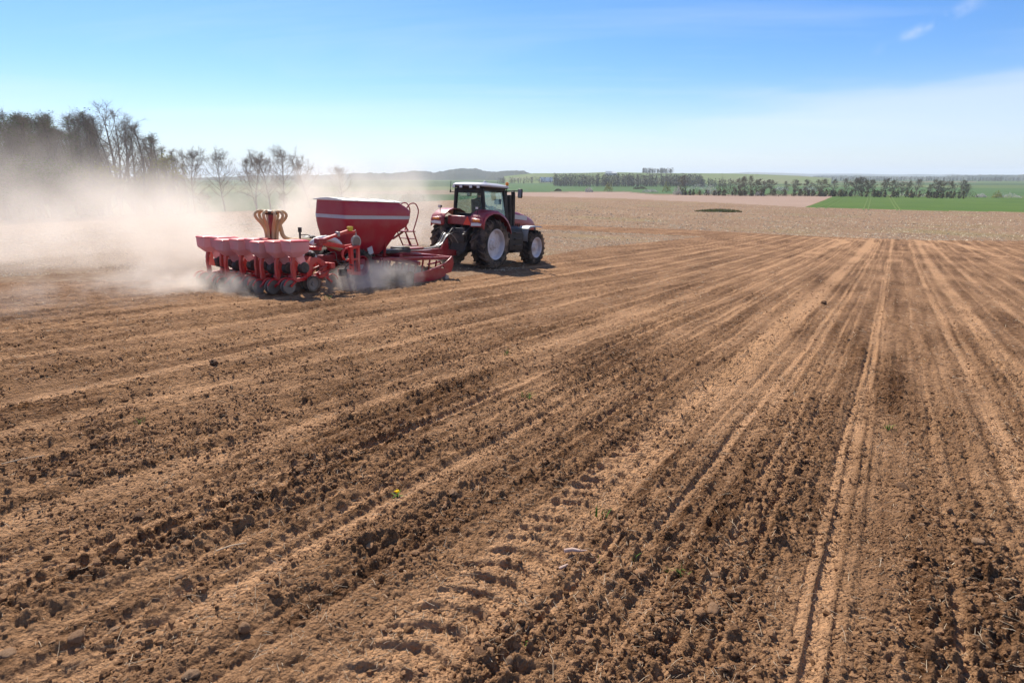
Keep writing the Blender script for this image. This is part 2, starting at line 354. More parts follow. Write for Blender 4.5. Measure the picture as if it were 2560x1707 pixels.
def patch_mat():
    m, t, b, o = new_mat('far_farmland'); g = N(t, 'ShaderNodeNewGeometry'); mpg = N(t, 'ShaderNodeMapping'); mpg.inputs['Scale'].default_value = (0.0011, 0.0034, 0.0)
    mpg.inputs['Rotation'].default_value = (0, 0, R(14)); LK(t, g.outputs['Position'], mpg.inputs[0])
    vo = N(t, 'ShaderNodeTexVoronoi'); vo.distance = 'MANHATTAN'; vo.inputs['Scale'].default_value = 1.0; LK(t, mpg.outputs[0], vo.inputs['Vector'])
    sp = N(t, 'ShaderNodeSeparateColor'); LK(t, vo.outputs['Color'], sp.inputs[0])
    cr = N(t, 'ShaderNodeValToRGB'); cr.color_ramp.interpolation = 'CONSTANT'; e = cr.color_ramp.elements
    cols = [(0, (0.050, 0.088, 0.030)), (0.34, (0.105, 0.140, 0.045)), (0.58, (0.046, 0.078, 0.030)), (0.74, (0.19, 0.14, 0.09)), (0.86, (0.13, 0.155, 0.058))]
    e[0].position, e[0].color = cols[0][0], (*cols[0][1], 1); e[1].position, e[1].color = cols[1][0], (*cols[1][1], 1)
    for p_, c_ in cols[2:]: q = e.new(p_); q.color = (*c_, 1)
    LK(t, sp.outputs[0], cr.inputs[0]); c = mix(t, rampf(t, noise(t, 0.02, 5, 0.6, coord='Position'), 0.3, 0.8, 0, 0.35), cr.outputs[0], (0.07, 0.09, 0.04))
    LK(t, c, b.inputs['Base Color']); b.inputs['Roughness'].default_value = 1; b.inputs['Specular IOR Level'].default_value = 0.05; return m
M['far'] = patch_mat()
M['straw'] = flat_mat('dry_straw', (0.50, 0.37, 0.23), (0.68, 0.54, 0.37), 3)
M['stubble_straw'] = flat_mat('bleached_stubble', (0.58, 0.48, 0.33), (0.76, 0.67, 0.50), 3)
M['stalk'] = flat_mat('pinkish_dry_stalk', (0.42, 0.27, 0.21), (0.60, 0.45, 0.36), 20)
M['weed'] = flat_mat('weed_green', (0.07, 0.15, 0.02), (0.14, 0.26, 0.05), 8)
M['petal'] = flat_mat('yellow_petals', (0.80, 0.52, 0.01), (0.85, 0.60, 0.02), 20)
M['bark'] = flat_mat('grey_brown_bark', (0.15, 0.12, 0.097), (0.23, 0.19, 0.155), 1.5)
M['twig'] = flat_mat('brown_twigs', (0.25, 0.20, 0.155), (0.34, 0.28, 0.22), 0.6)
M['leaf_y'] = flat_mat('fresh_yellow_green_leaves', (0.26, 0.27, 0.06), (0.38, 0.36, 0.10), 0.5)
M['leaf_g'] = flat_mat('fresh_green_leaves', (0.12, 0.17, 0.035), (0.19, 0.24, 0.06), 0.5)
M['leaf_o'] = flat_mat('olive_brown_buds', (0.085, 0.075, 0.030), (0.13, 0.11, 0.045), 0.5)
M['blossom'] = flat_mat('white_blossom', (0.45, 0.42, 0.36), (0.68, 0.65, 0.58), 1.0)
M['moss'] = flat_mat('rank_grass', (0.070, 0.085, 0.020), (0.16, 0.165, 0.045), 1.2, bscale=3, bdist=0.2)
M['wood'] = flat_mat('distant_woodland', (0.055, 0.052, 0.036), (0.120, 0.105, 0.075), 0.05)
M['hill_wood'] = flat_mat('wooded_hill', (0.035, 0.045, 0.028), (0.075, 0.070, 0.045), 0.006, fine=(0.03, 0.4, 0.7, 0.5, (0.03, 0.035, 0.022)), bscale=0.05, bdist=6)
M['hill_field'] = flat_mat('hill_pasture', (0.095, 0.140, 0.038), (0.145, 0.175, 0.060), 0.003, fine=(0.004, 0.5, 0.62, 0.6, (0.19, 0.17, 0.10)))
M['wall'] = flat_mat('white_render', (0.70, 0.68, 0.64), (0.80, 0.78, 0.74), 0.3)
M['roof_red'] = flat_mat('red_roof_tiles', (0.26, 0.10, 0.06), (0.34, 0.15, 0.10), 0.5)
M['roof_grey'] = flat_mat('grey_roof', (0.16, 0.15, 0.15), (0.24, 0.23, 0.23), 0.5)
M['pane'] = flat_mat('dark_window', (0.03, 0.035, 0.04), (0.05, 0.055, 0.06), 0.5, rough=0.2)

# ------------------------------------------------------------------ the land: one sheet, cut into its fields
AZ = R(32.2); SA, CA = math.sin(AZ), math.cos(AZ)
def uw(x, y): return x * SA + y * CA, x * CA - y * SA       # along the tillage rows / across them (right positive)
def inpoly(x, y, poly):
    ins = np.zeros(x.shape, bool); n = len(poly)
    for i in range(n):
        x0, y0 = poly[i][0], poly[i][1]; x1, y1 = poly[(i + 1) % n][0], poly[(i + 1) % n][1]
        c = (y0 > y) != (y1 > y)
        ins ^= c & (x < (x1 - x0) * (y - y0) / (y1 - y0 + 1e-12) + x0)
    return ins
RIG_AZ = R(32.3)
RIG_O2 = np.array([-1.816, 25.486])                          # ground point under the tractor's rear axle
FW = np.array([math.sin(RIG_AZ), math.cos(RIG_AZ)]); LF = np.array([-math.cos(RIG_AZ), math.sin(RIG_AZ)])
def rig_xy(u, v): q = RIG_O2 + FW * u + LF * v; return float(q[0]), float(q[1])

def sector(pts): return [gp(*p) for p in pts]
TILL_EDGE = [(1262, 668), (1290, 652), (1500, 618), (1760, 592), (1560, 584), (1340, 573), (1225, 566), (1225, 558), (1340, 562), (1700, 574), (2050, 592), (2300, 601), (2560, 603), (2800, 605)]
# tilled ground: what lies on the camera's side of that edge, and everything behind the machine
_te = sector(TILL_EDGE)
_rear = rig_xy(-11.2, 2.0); _rear2 = rig_xy(-60, 2.6); _fr = rig_xy(-4.2, -2.3)
TILLED = [(-90, -90), rig_xy(-60, 7.2), rig_xy(-14.0, 6.2), rig_xy(-10.8, 3.4), rig_xy(-6.5, 2.2), rig_xy(-4.0, 2.2), rig_xy(-4.0, -2.2), rig_xy(1.5, -2.0)] + [(p[0], p[1]) for p in _te] + [(120, 60), (120, -90)]
BARE = [(p[0], p[1]) for p in sector([(1150, 486), (1240, 483), (1560, 481), (1640, 489), (1850, 490), (2085, 491), (2050, 504), (2010, 519), (1800, 508), (1550, 497), (1300, 491), (1150, 490)])]
GREEN = [(p[0], p[1]) for p in sector([(2085, 491), (2300, 493), (2560, 496), (2760, 498), (2760, 534), (2560, 531), (2300, 527), (2010, 519)])]
GREEN2 = [(p[0], p[1]) for p in sector([(1150, 459), (1400, 461), (1650, 463), (1900, 466), (2300, 470), (2760, 474), (2760, 494), (2560, 492), (2085, 488), (1640, 486), (1560, 479), (1240, 481), (1150, 482)])]
FOREST_EDGE = [(p[0], p[1]) for p in sector([(-260, 561), (0, 551), (280, 541), (560, 530), (860, 519), (1000, 508), (1150, 500)])]

TRACKS = [(-0.03, 0.055, 1.0, 0), (-0.14, 0.035, .9, 0), (0.09, 0.03, .5, 0), (-0.55, .03, .5, 0), (-0.75, .03, .5, 0), (-1.08, 0.06, .8, 0), (-1.26, 0.05, .8, 0), (-1.55, .03, .5, 0), (0.75, .035, .5, 0), (-2.75, .04, .6, 0), (-2.95, .03, .5, 0), (-3.9, .04, .6, 0), (-4.9, .04, .6, 0), (-5.9, .05, .6, 0), (2.9, .04, .6, 0), (-2.02, 0.27, 1.0, 1), (-3.42, 0.07, .8, 0), (-3.62, 0.05, .5, 0), (-4.38, 0.06, .9, 0), (-4.56, .05, .8, 0),
          (-5.42, 0.16, .8, 0), (1.50, 0.09, .9, 0), (1.72, 0.05, .5, 0), (2.26, 0.21, .9, 1), (3.55, 0.12, .9, 0), (4.05, 0.06, .6, 0), (4.9, .1, .7, 0), (6.1, .12, .8, 0), (7.3, .1, .7, 0), (8.6, .14, .8, 1), (10, .12, .7, 0),
          (-6.35, .07, .6, 0), (-7.55, 0.13, .8, 0), (-8.6, .08, .6, 0), (-9.7, 0.12, .7, 0), (-11.1, 0.14, .8, 0), (-12.3, .1, .6, 0), (-13.3, .12, .7, 0)]
def track_mask(u, w):
    wob = 0.07 * pnoise(u * 0.11, w * 0.25, 3) + 0.02 * pnoise(u * 0.8, w * 2, 4)
    m = np.zeros_like(u); lug = np.zeros_like(u)
    for i, (w0, hw, st, lg) in enumerate(TRACKS):
        d = np.abs(w + wob - w0) / hw
        k = st * np.clip(1.35 - d, 0, 1) / 1.0; k = np.minimum(k * 1.6, st) * (0.75 + 0.5 * pnoise(u * 0.5, w * 0 + i * 3.1, 5))
        m = np.maximum(m, np.clip(k, 0, 1))
        if lg:
            dw = (w + wob - w0) / hw
            ph = u / 0.20 + 0.55 * (dw - 0.25) ** 2 + 0.22 * pnoise(u * 1.7, w * 0.6, 13)
            bar = np.clip(np.sin(2 * np.pi * ph) * 1.9 - 0.5, -0.45, 1)
            gate = np.clip(0.95 + 0.9 * pnoise(u * 0.45, w * 0 + i, 9), 0.35, 1) * np.clip(0.9 + 0.8 * pnoise(u / 0.22, w / 0.22, 15), 0.35, 1.2)
            lug += bar * np.clip(1.15 - np.abs(dw + 0.05), 0, 0.4) * 2.5 * gate
    return m, lug
def ground_detail(x, y, cell):
    """relief of the tilled ground, how rough it is and how dry its surface looks"""
    u, w = uw(x, y)
    m, lug = track_mask(u, w)
    rough = np.clip(0.75 + 0.75 * pnoise(u * 0.22, w * 1.1, 21) + 0.35 * pnoise(u * 0.9, w * 2.2, 22), 0.15, 1.5) * (1 - 0.70 * m)
    def lod(f): return np.clip(f / (1.1 * cell) - 0.35, 0, 1)
    h = 0.030 * pnoise(u * 0.5, w * 1.1, 31) * lod(1.0)
    h += 0.026 * pnoise(w / 0.21, u / 3.6, 32) * lod(0.2) * (1 - m)
    h += 0.018 * pnoise(w / 0.075, u / 2.2, 33) * lod(0.07)
    b1 = np.abs(pnoise(x / 0.155, y / 0.155, 34)); b2 = np.abs(pnoise(x / 0.075, y / 0.075, 35)); b3 = pnoise(x / 0.036, y / 0.036, 36)
    h += rough * (0.062 * b1 * lod(0.16) + 0.044 * b2 * lod(0.08) + 0.015 * b3 * lod(0.04))
    h += 0.006 * pnoise(x / 0.02, y / 0.02, 37) * lod(0.022) * (1 - 0.5 * m)
    cl = np.clip(pnoise(x / 0.33, y / 0.33, 41) - 0.28, 0, 1) * np.clip(0.5 + pnoise(x / 0.05, y / 0.05, 42), 0, 1.4)
    h += rough * 0.11 * cl * lod(0.2)
    h -= 0.030 * m * lod(0.25)
    h += 0.031 * lug * lod(0.14)
    st = pnoise(w / 0.5, u / 9, 51) * 0.6 + pnoise(w / 0.16, u / 4, 52) * 0.7 + 0.5 * pnoise(u * 0.25, w * 0.25, 53)
    st += 0.85 * pnoise(w / 0.085, u / 6, 54) * lod(0.085) + 0.5 * pnoise(w / 0.24, u / 14, 55)
    dry = 0.42 + 0.27 * st + 0.52 * m - 0.24 * (rough - 0.6)
    return h, rough, np.clip(dry, 0.02, 1.0)

def build_land():
    th = np.concatenate([np.linspace(-180, -66, 26, endpoint=False), np.linspace(-66, -47, 60, endpoint=False), np.linspace(-47, 47, 1060, endpoint=False),
                         np.linspace(47, 66, 60, endpoint=False), np.linspace(66, 180, 26, endpoint=False)])
    th = np.radians(th)
    # rings: finest where the land is seen close to, ever wider apart with distance
    rr = np.geomspace(0.25, 400, 4000); zz = zt(rr * math.sin(R(15)), rr * math.cos(R(15)))
    off = np.degrees(np.arctan((H0 - zz) / rr))
    q = np.concatenate([np.linspace(83, 48, 24, endpoint=False), np.linspace(48, 5.2, 580, endpoint=False), np.linspace(5.2, off[-1], 92, endpoint=False)])
    r = np.interp(-q, -off, rr)
    r = np.concatenate([r, np.geomspace(400, 12000, 60)])
    T, RR = np.meshgrid(th, r)
    X = RR * np.sin(T); Y = RR * np.cos(T); Z = zt(X, Y)
    dr = np.gradient(r)[:, None] * np.ones_like(T)
    cell = np.maximum(dr * 0.55, RR * R(94 / 1060))
    fx, fy = X.ravel(), Y.ravel()
    zone = np.full(fx.shape, 1)                                        # 1 = stubble
    rad = np.hypot(fx, fy)
    zone[rad > 420] = 4
    zone[inpoly(fx, fy, GREEN2)] = 5
    zone[inpoly(fx, fy, BARE)] = 2
    zone[inpoly(fx, fy, GREEN)] = 3
    zone[inpoly(fx, fy, [(p[0], p[1]) for p in FOREST_EDGE] + [(60, 900), (-900, 900), (-900, 100)]) & (zone == 1)] = 4
    zone[inpoly(fx, fy, TILLED)] = 0
    near = rad < 130
    h = np.zeros_like(fx); dry = np.full(fx.shape, 0.5)
    hh, ro, dd = ground_detail(fx[near], fy[near], cell.ravel()[near])
    fade = np.clip((125 - rad[near]) / 60, 0, 1)
    tl = zone[near] == 0
    h[near] = np.where(tl, hh, hh * 0.35) * fade; dry[near] = dd
    # loops where the machine turned on the headland
    for pts in ([(2010, 640), (2085, 612), (2110, 604), (2080, 597), (2020, 594)], [(2150, 632), (2175, 612), (2180, 605), (2150, 600), (2090, 597)], [(2345, 622), (2310, 608), (2290, 601)], [(2500, 640), (2400, 612), (2340, 600)]):
        P = spline([gp(*p) for p in pts], 14); sel = (rad > 30) & (rad < 130)
        ax, ay = fx[sel], fy[sel]; dmin = np.full(ax.shape, 1e9)
        for p in P: dmin = np.minimum(dmin, np.hypot(ax - p.x, ay - p.y))
        k = np.clip(1.5 - dmin / 0.5, 0, 1); dry[sel] += 0.55 * k; h[sel] -= 0.05 * k
    Z = Z + h.reshape(Z.shape)
    V = np.stack([X, Y, Z], -1).reshape(-1, 3)
    nr, nc = X.shape
    i, j = np.meshgrid(np.arange(nr - 1), np.arange(nc), indexing='ij')
    a = i * nc + j; b = i * nc + (j + 1) % nc
    F = np.stack([a, a + nc, b + nc, b], -1).reshape(-1, 4)
    fz = np.max(zone[F], 1) if False else zone[F[:, 0]]
    names = {0: ('tilled_field', M['soil']), 1: ('stubble_field', M['stubble']), 2: ('bare_field', M['bare']), 3: ('crop_field', M['crop']), 4: ('farmland', M['far']), 5: ('distant_crop_field', M['crop_far'])}
    for k, (nm, mt) in names.items():
        sel = F[fz == k]
        if not len(sel): continue
        used, inv = np.unique(sel, return_inverse=True)
        me = rawmesh(nm, V[used], inv.reshape(-1, 4))
        if k == 0:
            at = me.attributes.new('dry', 'FLOAT', 'POINT'); at.data.foreach_set('value', np.clip(dry[used], 0, 1).astype(np.float32))
        me.shade_smooth()
        o = link(nm, me, mt); o['kind'] = 'structure'
    # the little disc of ground straight under the camera
    n = nc; c = MB(); c.add([(V[k][0], V[k][1], V[k][2]) for k in range(0, n, 8)], [tuple(range(len(range(0, n, 8))))[::-1]])
    me = c.mesh('ground'); o = link('ground', me, M['soil']); o['kind'] = 'structure'
build_land()
def ground_z(x, y, c=0.02):
    h, ro, d = ground_detail(np.array([x]), np.array([y]), np.array([c])); return float(zt(x, y)) + float(h[0])


# ------------------------------------------------------------------ rig frame: u forward, v left, z up, standing on the slope
def land_grad(x, y, e=0.5):
    return np.array([(float(zt(x + e, y)) - float(zt(x - e, y))) / 2 / e, (float(zt(x, y + e)) - float(zt(x, y - e))) / 2 / e])
_g = land_grad(*RIG_O2)
F3 = Vector((FW[0], FW[1], float(_g @ FW))).normalized(); L3 = Vector((LF[0], LF[1], float(_g @ LF))); L3 = (L3 - F3 * F3.dot(L3)).normalized(); U3 = F3.cross(L3)
RIG_O = Vector((RIG_O2[0], RIG_O2[1], float(zt(*RIG_O2)) - 0.02))
RIG = Matrix((F3, L3, U3)).transposed().to_4x4(); RIG.translation = RIG_O
def rig_pt(u, v, z): return RIG_O + F3 * u + L3 * v + U3 * z

def tyre_mesh(Rt, w, rim, nl=21, lh=0.05):
    m = MB(); h = w / 2; Rc = Rt - lh
    prof = [(rim - .015, -h * .78), (rim + .03, -h * .86), (rim + (Rc - rim) * .3, -h * .97), (rim + (Rc - rim) * .6, -h * .99), (Rc - .07, -h * .93), (Rc - .02, -h * .82), (Rc, -h * .4), (Rc + .004, 0)]
    prof = prof + [(r, -y) for r, y in prof[-2::-1]]
    m.lathe(prof, n=64)
    for sgn in (-1, 1):
        for k in range(nl):
            a0 = 2 * math.pi * (k + (0.5 if sgn > 0 else 0)) / nl; vs = []
            for t, (yy, da, th, rb, rtp) in enumerate([(-.03, 0.0, .020, Rc - .02, Rt), (.45, .11, .024, Rc - .02, Rt), (.86, .20, .030, Rc - .04, Rt - .012), (1.0, .23, .034, Rc - .14, Rt - .06)]):
                da = da * (1.02 / Rt) ** .5
                for rad, wd in ((rb, 1.35), (rtp, 1.0)):
                    for q in (-1, 1):
                        a = a0 + da + q * th * wd / Rt * 1.02
                        vs.append((rad * math.cos(a), sgn * yy * h, rad * math.sin(a)))
            fs = []
            for t in range(3):
                b = t * 4; c = b + 4
                fs += [(b + 2, b + 3, c + 3, c + 2), (b, b + 2, c + 2, c), (b + 1, c + 1, c + 3, b + 3)]
            fs += [(0, 1, 3, 2), (12, 14, 15, 13)]
            m.add(vs, fs)
    return m.mesh('tyre', True, 30)
def wheel(parent, c, Rt, w, rim, side, nl=21, lugs=0.05, disc_mat='rim', name='wheel'):
    """side -1 = right wheel (outer face to -v)"""
    s = side; h = w / 2; b = MB()
    prof = [(rim + .035, s * h * .84), (rim + .015, s * h * .88), (rim - .01, s * h * .84), (rim - .035, s * h * .70), (rim - .05, s * h * .40), (rim - .12, s * h * .25), (rim - .12, -s * h * .4), (rim - .03, -s * h * .7), (rim + .03, -s * h * .84)]
    b.lathe(prof, n=48)
    wo = b.build(name, M[disc_mat], parent, angle=30); wo.location = c
    link('tyre', TYRES.setdefault((Rt, w), tyre_mesh(Rt, w, rim, nl, lugs)), M['tyre'], wo)
    d = MB(); n = 48; y0, y1 = s * h * .30, s * h * .36; rin, rout = .10, rim - .05
    ring = []
    for k in range(n):
        a = 2 * math.pi * k / n; lob = 0.5 + 0.5 * math.cos(8 * a); rr = rout * (0.80 + 0.20 * min(1, lob * 1.6)); ring.append((rr * math.cos(a), rr * math.sin(a)))
    d.prism(ring, y0, y1); d.build('wheel_disc', M[disc_mat], wo, bevel=.006)
    hb = MB(); hb.lathe([(0.0, s * h * .66), (rim * .20, s * h * .64), (rim * .26, s * h * .52), (rim * .30, s * h * .50), (rim * .42, s * h * .44), (rim * .43, s * h * .37)], n=24)
    for k in range(8):
        a = 2 * math.pi * k / 8; hb.cyl((rim * .36 * math.cos(a), s * h * .46, rim * .36 * math.sin(a)), (rim * .36 * math.cos(a), s * h * .54, rim * .36 * math.sin(a)), .018, n=6)
    hb.build('hub', M['rim'], wo)
    return wo
TYRES = {}

# ------------------------------------------------------------------ tractor
TR = empty('tractor', RIG, label='dark red tractor with white cab roof, towing the seed planter', cat='tractor')
for sd in (-1, 1):
    wheel(TR, (0, sd * 1.03, 1.02), 1.02, 0.72, 0.60, sd, 21, .055)
    wheel(TR, (3.42, sd * 1.04, 0.78), 0.78, 0.60, 0.44, sd, 19, .045)
# chassis, axles, hitch
b = MB(); b.box((1.3, 0, 1.0), (3.6, .62, .62)).box((-.25, 0, 1.05), (1.1, .8, .8)).box((3.6, 0, .95), (2.2, .5, .5)); b.build('chassis', M['dark'], TR, .03)
b = MB(); b.cyl((0, -.95, 1.02), (0, .95, 1.02), .19, n=20); b.build('rear_axle', M['dark'], TR)
b = MB(); b.cyl((3.42, -.9, .74), (3.42, .9, .74), .13, n=16).box((3.42, 0, .8), (.5, .9, .3)); b.build('front_axle', M['dark'], TR, .02)
b = MB()
for sd in (-1, 1):
    b.bar((-.5, sd * .38, .72), (-1.45, sd * .46, .62), .09, .12); b.bar((-.45, sd * .42, 1.5), (-1.05, sd * .45, .70), .05, .05); b.bar((-.3, sd * .42, 1.75), (-.95, sd * .42, 1.42), .12, .14)
    b.bar((-.35, sd * .42, 1.6), (-1.1, sd * .43, 1.35), .1, .1)
b.bar((-.7, 0, 1.45), (-.45, 0, 1.8), .14, .16); b.box((-.75, 0, 1.35), (.3, .7, .55)); b.build('rear_linkage', M['dark'], TR, .012)
b = MB(); b.bar((-.4, 0, .55), (-1.2, 0, .52), .14, .09).cyl((-1.15, 0, .42), (-1.15, 0, .72), .05); b.build('drawbar', M['dark'], TR, .01)
# hood: lofted sections along u
def sec(u, hw, zb, zt_, rnd=.12):
    p = [(-hw * .96, zb), (-hw, zb + (zt_ - zb) * .45), (-hw * .96, zt_ - rnd), (-hw * .8, zt_ - .03), (-hw * .35, zt_), (hw * .35, zt_), (hw * .8, zt_ - .03), (hw * .96, zt_ - rnd), (hw, zb + (zt_ - zb) * .45), (hw * .96, zb)]
    return [Vector((u, y, z)) for y, z in p]
b = MB(); b.loft([sec(1.72, .50, 1.38, 2.44), sec(2.4, .50, 1.36, 2.42), sec(3.2, .48, 1.34, 2.32), sec(4.0, .46, 1.36, 2.16), sec(4.45, .43, 1.42, 2.03), sec(4.66, .40, 1.46, 1.92)]); b.build('hood', M['red'], TR, angle=45)
b = MB(); b.loft([sec(4.64, .405, 1.40, 1.90), sec(4.80, .39, 1.24, 1.80), sec(4.90, .36, 1.12, 1.62), sec(4.90, .34, 1.0, 1.5)]); b.build('grille', M['black'], TR)
for sd in (-1, 1):
    b = MB(); b.loft([[Vector((u, sd * (y + .012), z)) for u, z in ((u0, z0), (u1, z0 - .06), (u1, z1 - .06), (u0, z1))] for y, u0, u1, z0, z1 in ((.500, 2.62, 3.72, 2.02, 2.22), (.508, 2.62, 3.72, 2.02, 2.22))]); b.build('hood_stripe', M['white'], TR)
    b = MB()
    for k in range(6): b.box((2.3 + k * .16, sd * .513, 1.66), (.07, .012, .30))
    b.build('hood_vent', M['black'], TR)
b = MB(); b.box((4.95, 0, .86), (.5, .7, .42)); b.build('front_weight', M['dark'], TR, .04)
for k in range(5):
    b = MB(); b.box((5.12, -.30 + k * .15, .84), (.34, .12, .46)); b.build('weight_plate', M['dark'], TR, .03)
# cab
zb, zr = 2.10, 3.20
def cabpt(u, v, z):     # cab leans in towards the roof
    t = (z - 2.1) / 1.1; return Vector((u, v * (1 - .14 * max(0, t)), z))
cr = {}
b = MB(); b.loft([[cabpt(u, v, z) for u, v in ((-.12, -.78), (1.62, -.74), (1.78, -.45), (1.78, .45), (1.62, .74), (-.12, .78))] for z in (1.40, 2.16)]); b.build('cab_base', M['black'], TR, .02)
def post(name, p0, p1, w, d=None):
    m = MB(); m.bar(p0, p1, w, d or w); return m.build(name, M['black'], TR, .012)
for sd in (-1, 1):
    post('cab_pillar', cabpt(-.10, sd * .76, 2.1), cabpt(-.16, sd * .76, 3.22), .12, .13)
    post('cab_pillar', cabpt(1.68, sd * .72, 1.5), cabpt(1.50, sd * .74, 3.22), .14, .24)
    post('door_frame', cabpt(1.62, sd * .745, 2.12), cabpt(-.05, sd * .77, 2.16), .05, .06)
    post('roof_rail', cabpt(1.5, sd * .745, 3.17), cabpt(-.14, sd * .76, 3.17), .06, .08)
post('rear_sill', cabpt(-.12, -.74, 2.16), cabpt(-.12, .74, 2.16), .06, .12)
post('rear_header', cabpt(-.16, -.72, 3.13), cabpt(-.16, .72, 3.13), .06, .18)
post('front_header', cabpt(1.5, -.72, 3.17), cabpt(1.5, .72, 3.17), .06, .10)
def pane(name, pts, th):
    m = MB(); n = Vector(th); m.loft([[Vector(p) for p in pts], [Vector(p) + n for p in pts]]); return m.build(name, M['glass'], TR, smooth=False)
pane('rear_window', [cabpt(-.125, -.72, 2.24), cabpt(-.125, .72, 2.24), cabpt(-.155, .71, 3.10), cabpt(-.155, -.71, 3.10)], (-.008, 0, 0))
pane('windscreen', [cabpt(1.74, -.6, 2.1), cabpt(1.74, .6, 2.1), cabpt(1.54, .68, 3.12), cabpt(1.54, -.68, 3.12)], (.008, 0, 0))
for sd in (-1, 1):
    pane('door_glass', [cabpt(-.04, sd * .775, 2.2), cabpt(1.58, sd * .755, 2.16), cabpt(1.50, sd * .75, 2.7), cabpt(1.42, sd * .75, 3.13), cabpt(-.09, sd * .77, 3.13)], (0, sd * .008, 0))
b = MB()
def roofring(z, u0, u1, hw, c=.28):
    return [Vector((u, v, z)) for u, v in ((u0, -hw + c), (u0 + c * .35, -hw + c * .2), (u0 + c, -hw), (u1 - c, -hw), (u1 - c * .35, -hw + c * .25), (u1, -hw + c), (u1, hw - c), (u1 - c * .35, hw - c * .25), (u1 - c, hw), (u0 + c, hw), (u0 + c * .35, hw - c * .2), (u0, hw - c))]
b.loft([roofring(3.30, -.30, 1.72, .77), roofring(3.325, -.36, 1.80, .82), roofring(3.38, -.36, 1.78, .82), roofring(3.44, -.26, 1.66, .74), roofring(3.475, .0, 1.4, .52)]); b.build('roof', M['white'], TR, angle=50)
b = MB(); b.loft([roofring(3.19, -.22, 1.60, .68), roofring(3.303, -.30, 1.70, .77)]); b.build('roof_underside', M['black'], TR)
for v in (-.62, -.25, .25, .62):
    b = MB(); b.box((-.37, v, 3.28), (.07, .17, .11)); o = b.build('work_light', M['black'], TR, .015)
    b = MB(); b.box((-.41, v, 3.28), (.012, .14, .085)); b.build('lens', M['lens'], o)
b = MB(); b.lathe([(0, .13), (.05, .115), (.075, .06), (.065, .0), (.02, -.02)], n=14); rb = MB(); 
pb = MB(); pb.cyl((1.46, -.80, 3.10), (1.46, -.80, 3.42), .018, n=8); po = pb.build('beacon_post', M['black'], TR)
bb = MB(); bb.v = [(x, z_, y + 0) for x, y, z_ in b.v]; bb.f = b.f; o = bb.build('beacon', M['orange'], po); o.location = (1.46, -.80, 3.44)
for sd in (-1, 1):
    b = MB(); b.tube(spline([(1.55, sd * .72, 3.18), (1.62, sd * 1.0, 3.22), (1.66, sd * 1.28, 3.22)], 5), .022, 8); o = b.build('mirror_arm', M['black'], TR)
    b = MB(); b.box((1.68, sd * 1.34, 3.12), (.10, .22, .38)); mo = b.build('mirror', M['black'], TR, .04)
    b = MB(); b.box((1.626, sd * 1.34, 3.12), (.006, .17, .31)); b.build('mirror_glass', M['steel'], mo)
b = MB(); b.tube([(2.30, -.60, 1.6), (2.30, -.60, 2.2), (2.30, -.60, 3.10), (2.26, -.60, 3.22)], [.12, .12, .095, .08], 14); b.build('exhaust_stack', M['black'], TR)
b = MB(); b.tube([(2.03, -.62, 1.5), (2.0, -.62, 2.3), (1.93, -.62, 3.05)], [.12, .11, .08], 12); b.build('intake_pipe', M['black'], TR)
b = MB(); b.cyl((-.2, .3, 3.47), (-.2, .3, 3.62), .012, n=6).lathe([(0, .06), (.07, .05), (.09, 0), (0, -.01)], n=12); 
gb = MB(); gb.loft([[Vector((.95 + .1 * math.cos(a) * s_, .1 * math.sin(a) * s_, z)) for a in [2 * math.pi * k / 12 for k in range(12)]] for z, s_ in ((3.46, 1), (3.53, .85), (3.57, .4))]); gb.build('satellite_receiver', M['white'], TR)
b = MB(); b.tube(spline([(-.2, .70, 3.05), (-.34, .82, 3.1), (-.34, .82, 3.5)], 4), .012, 6).box((-.36, .82, 3.08), (.04, .04, .1)); b.build('antenna', M['black'], TR)
# interior
b = MB(); b.box((.46, -.08, 2.22), (.5, .5, .14)).box((.24, -.08, 2.52), (.12, .44, .56), Matrix.Rotation(R(-8), 3, 'Y')).box((.42, -.08, 2.08), (.36, .36, .2)); b.build('operator_seat', M['seat'], TR, .04)
b = MB(); b.bar((1.45, 0, 1.7), (1.12, 0, 2.32), .10, .16).box((1.5, 0, 2.2), (.25, .5, .3)); so = b.build('steering_column', M['console'], TR, .03)
b = MB(); b.lathe([(.20 + .016 * math.cos(a), .016 * math.sin(a)) for a in [2 * math.pi * k / 8 for k in range(8)]], n=28, closed=True)
for k in range(3): a = 2 * math.pi * k / 3; b.cyl((0, 0, 0), (.2 * math.cos(a), 0, .2 * math.sin(a)), .012, n=6)
sw = b.build('steering_wheel', M['black'], so); sw.matrix_local = Matrix.Translation((1.08, 0, 2.40)) @ Matrix.Rotation(R(-32), 4, 'Y') @ Matrix.Rotation(R(90), 4, 'X')
b = MB(); b.box((.55, -.52, 2.28), (.6, .16, .22)).box((.75, -.52, 2.46), (.06, .22, .18)).box((1.1, -.60, 2.74), (.05, .3, .22), Matrix.Rotation(R(20), 3, 'Z')).cyl((.95, -.55, 2.4), (1.1, -.6, 2.7), .015, n=6); b.build('armrest_console', M['console'], TR, .02)
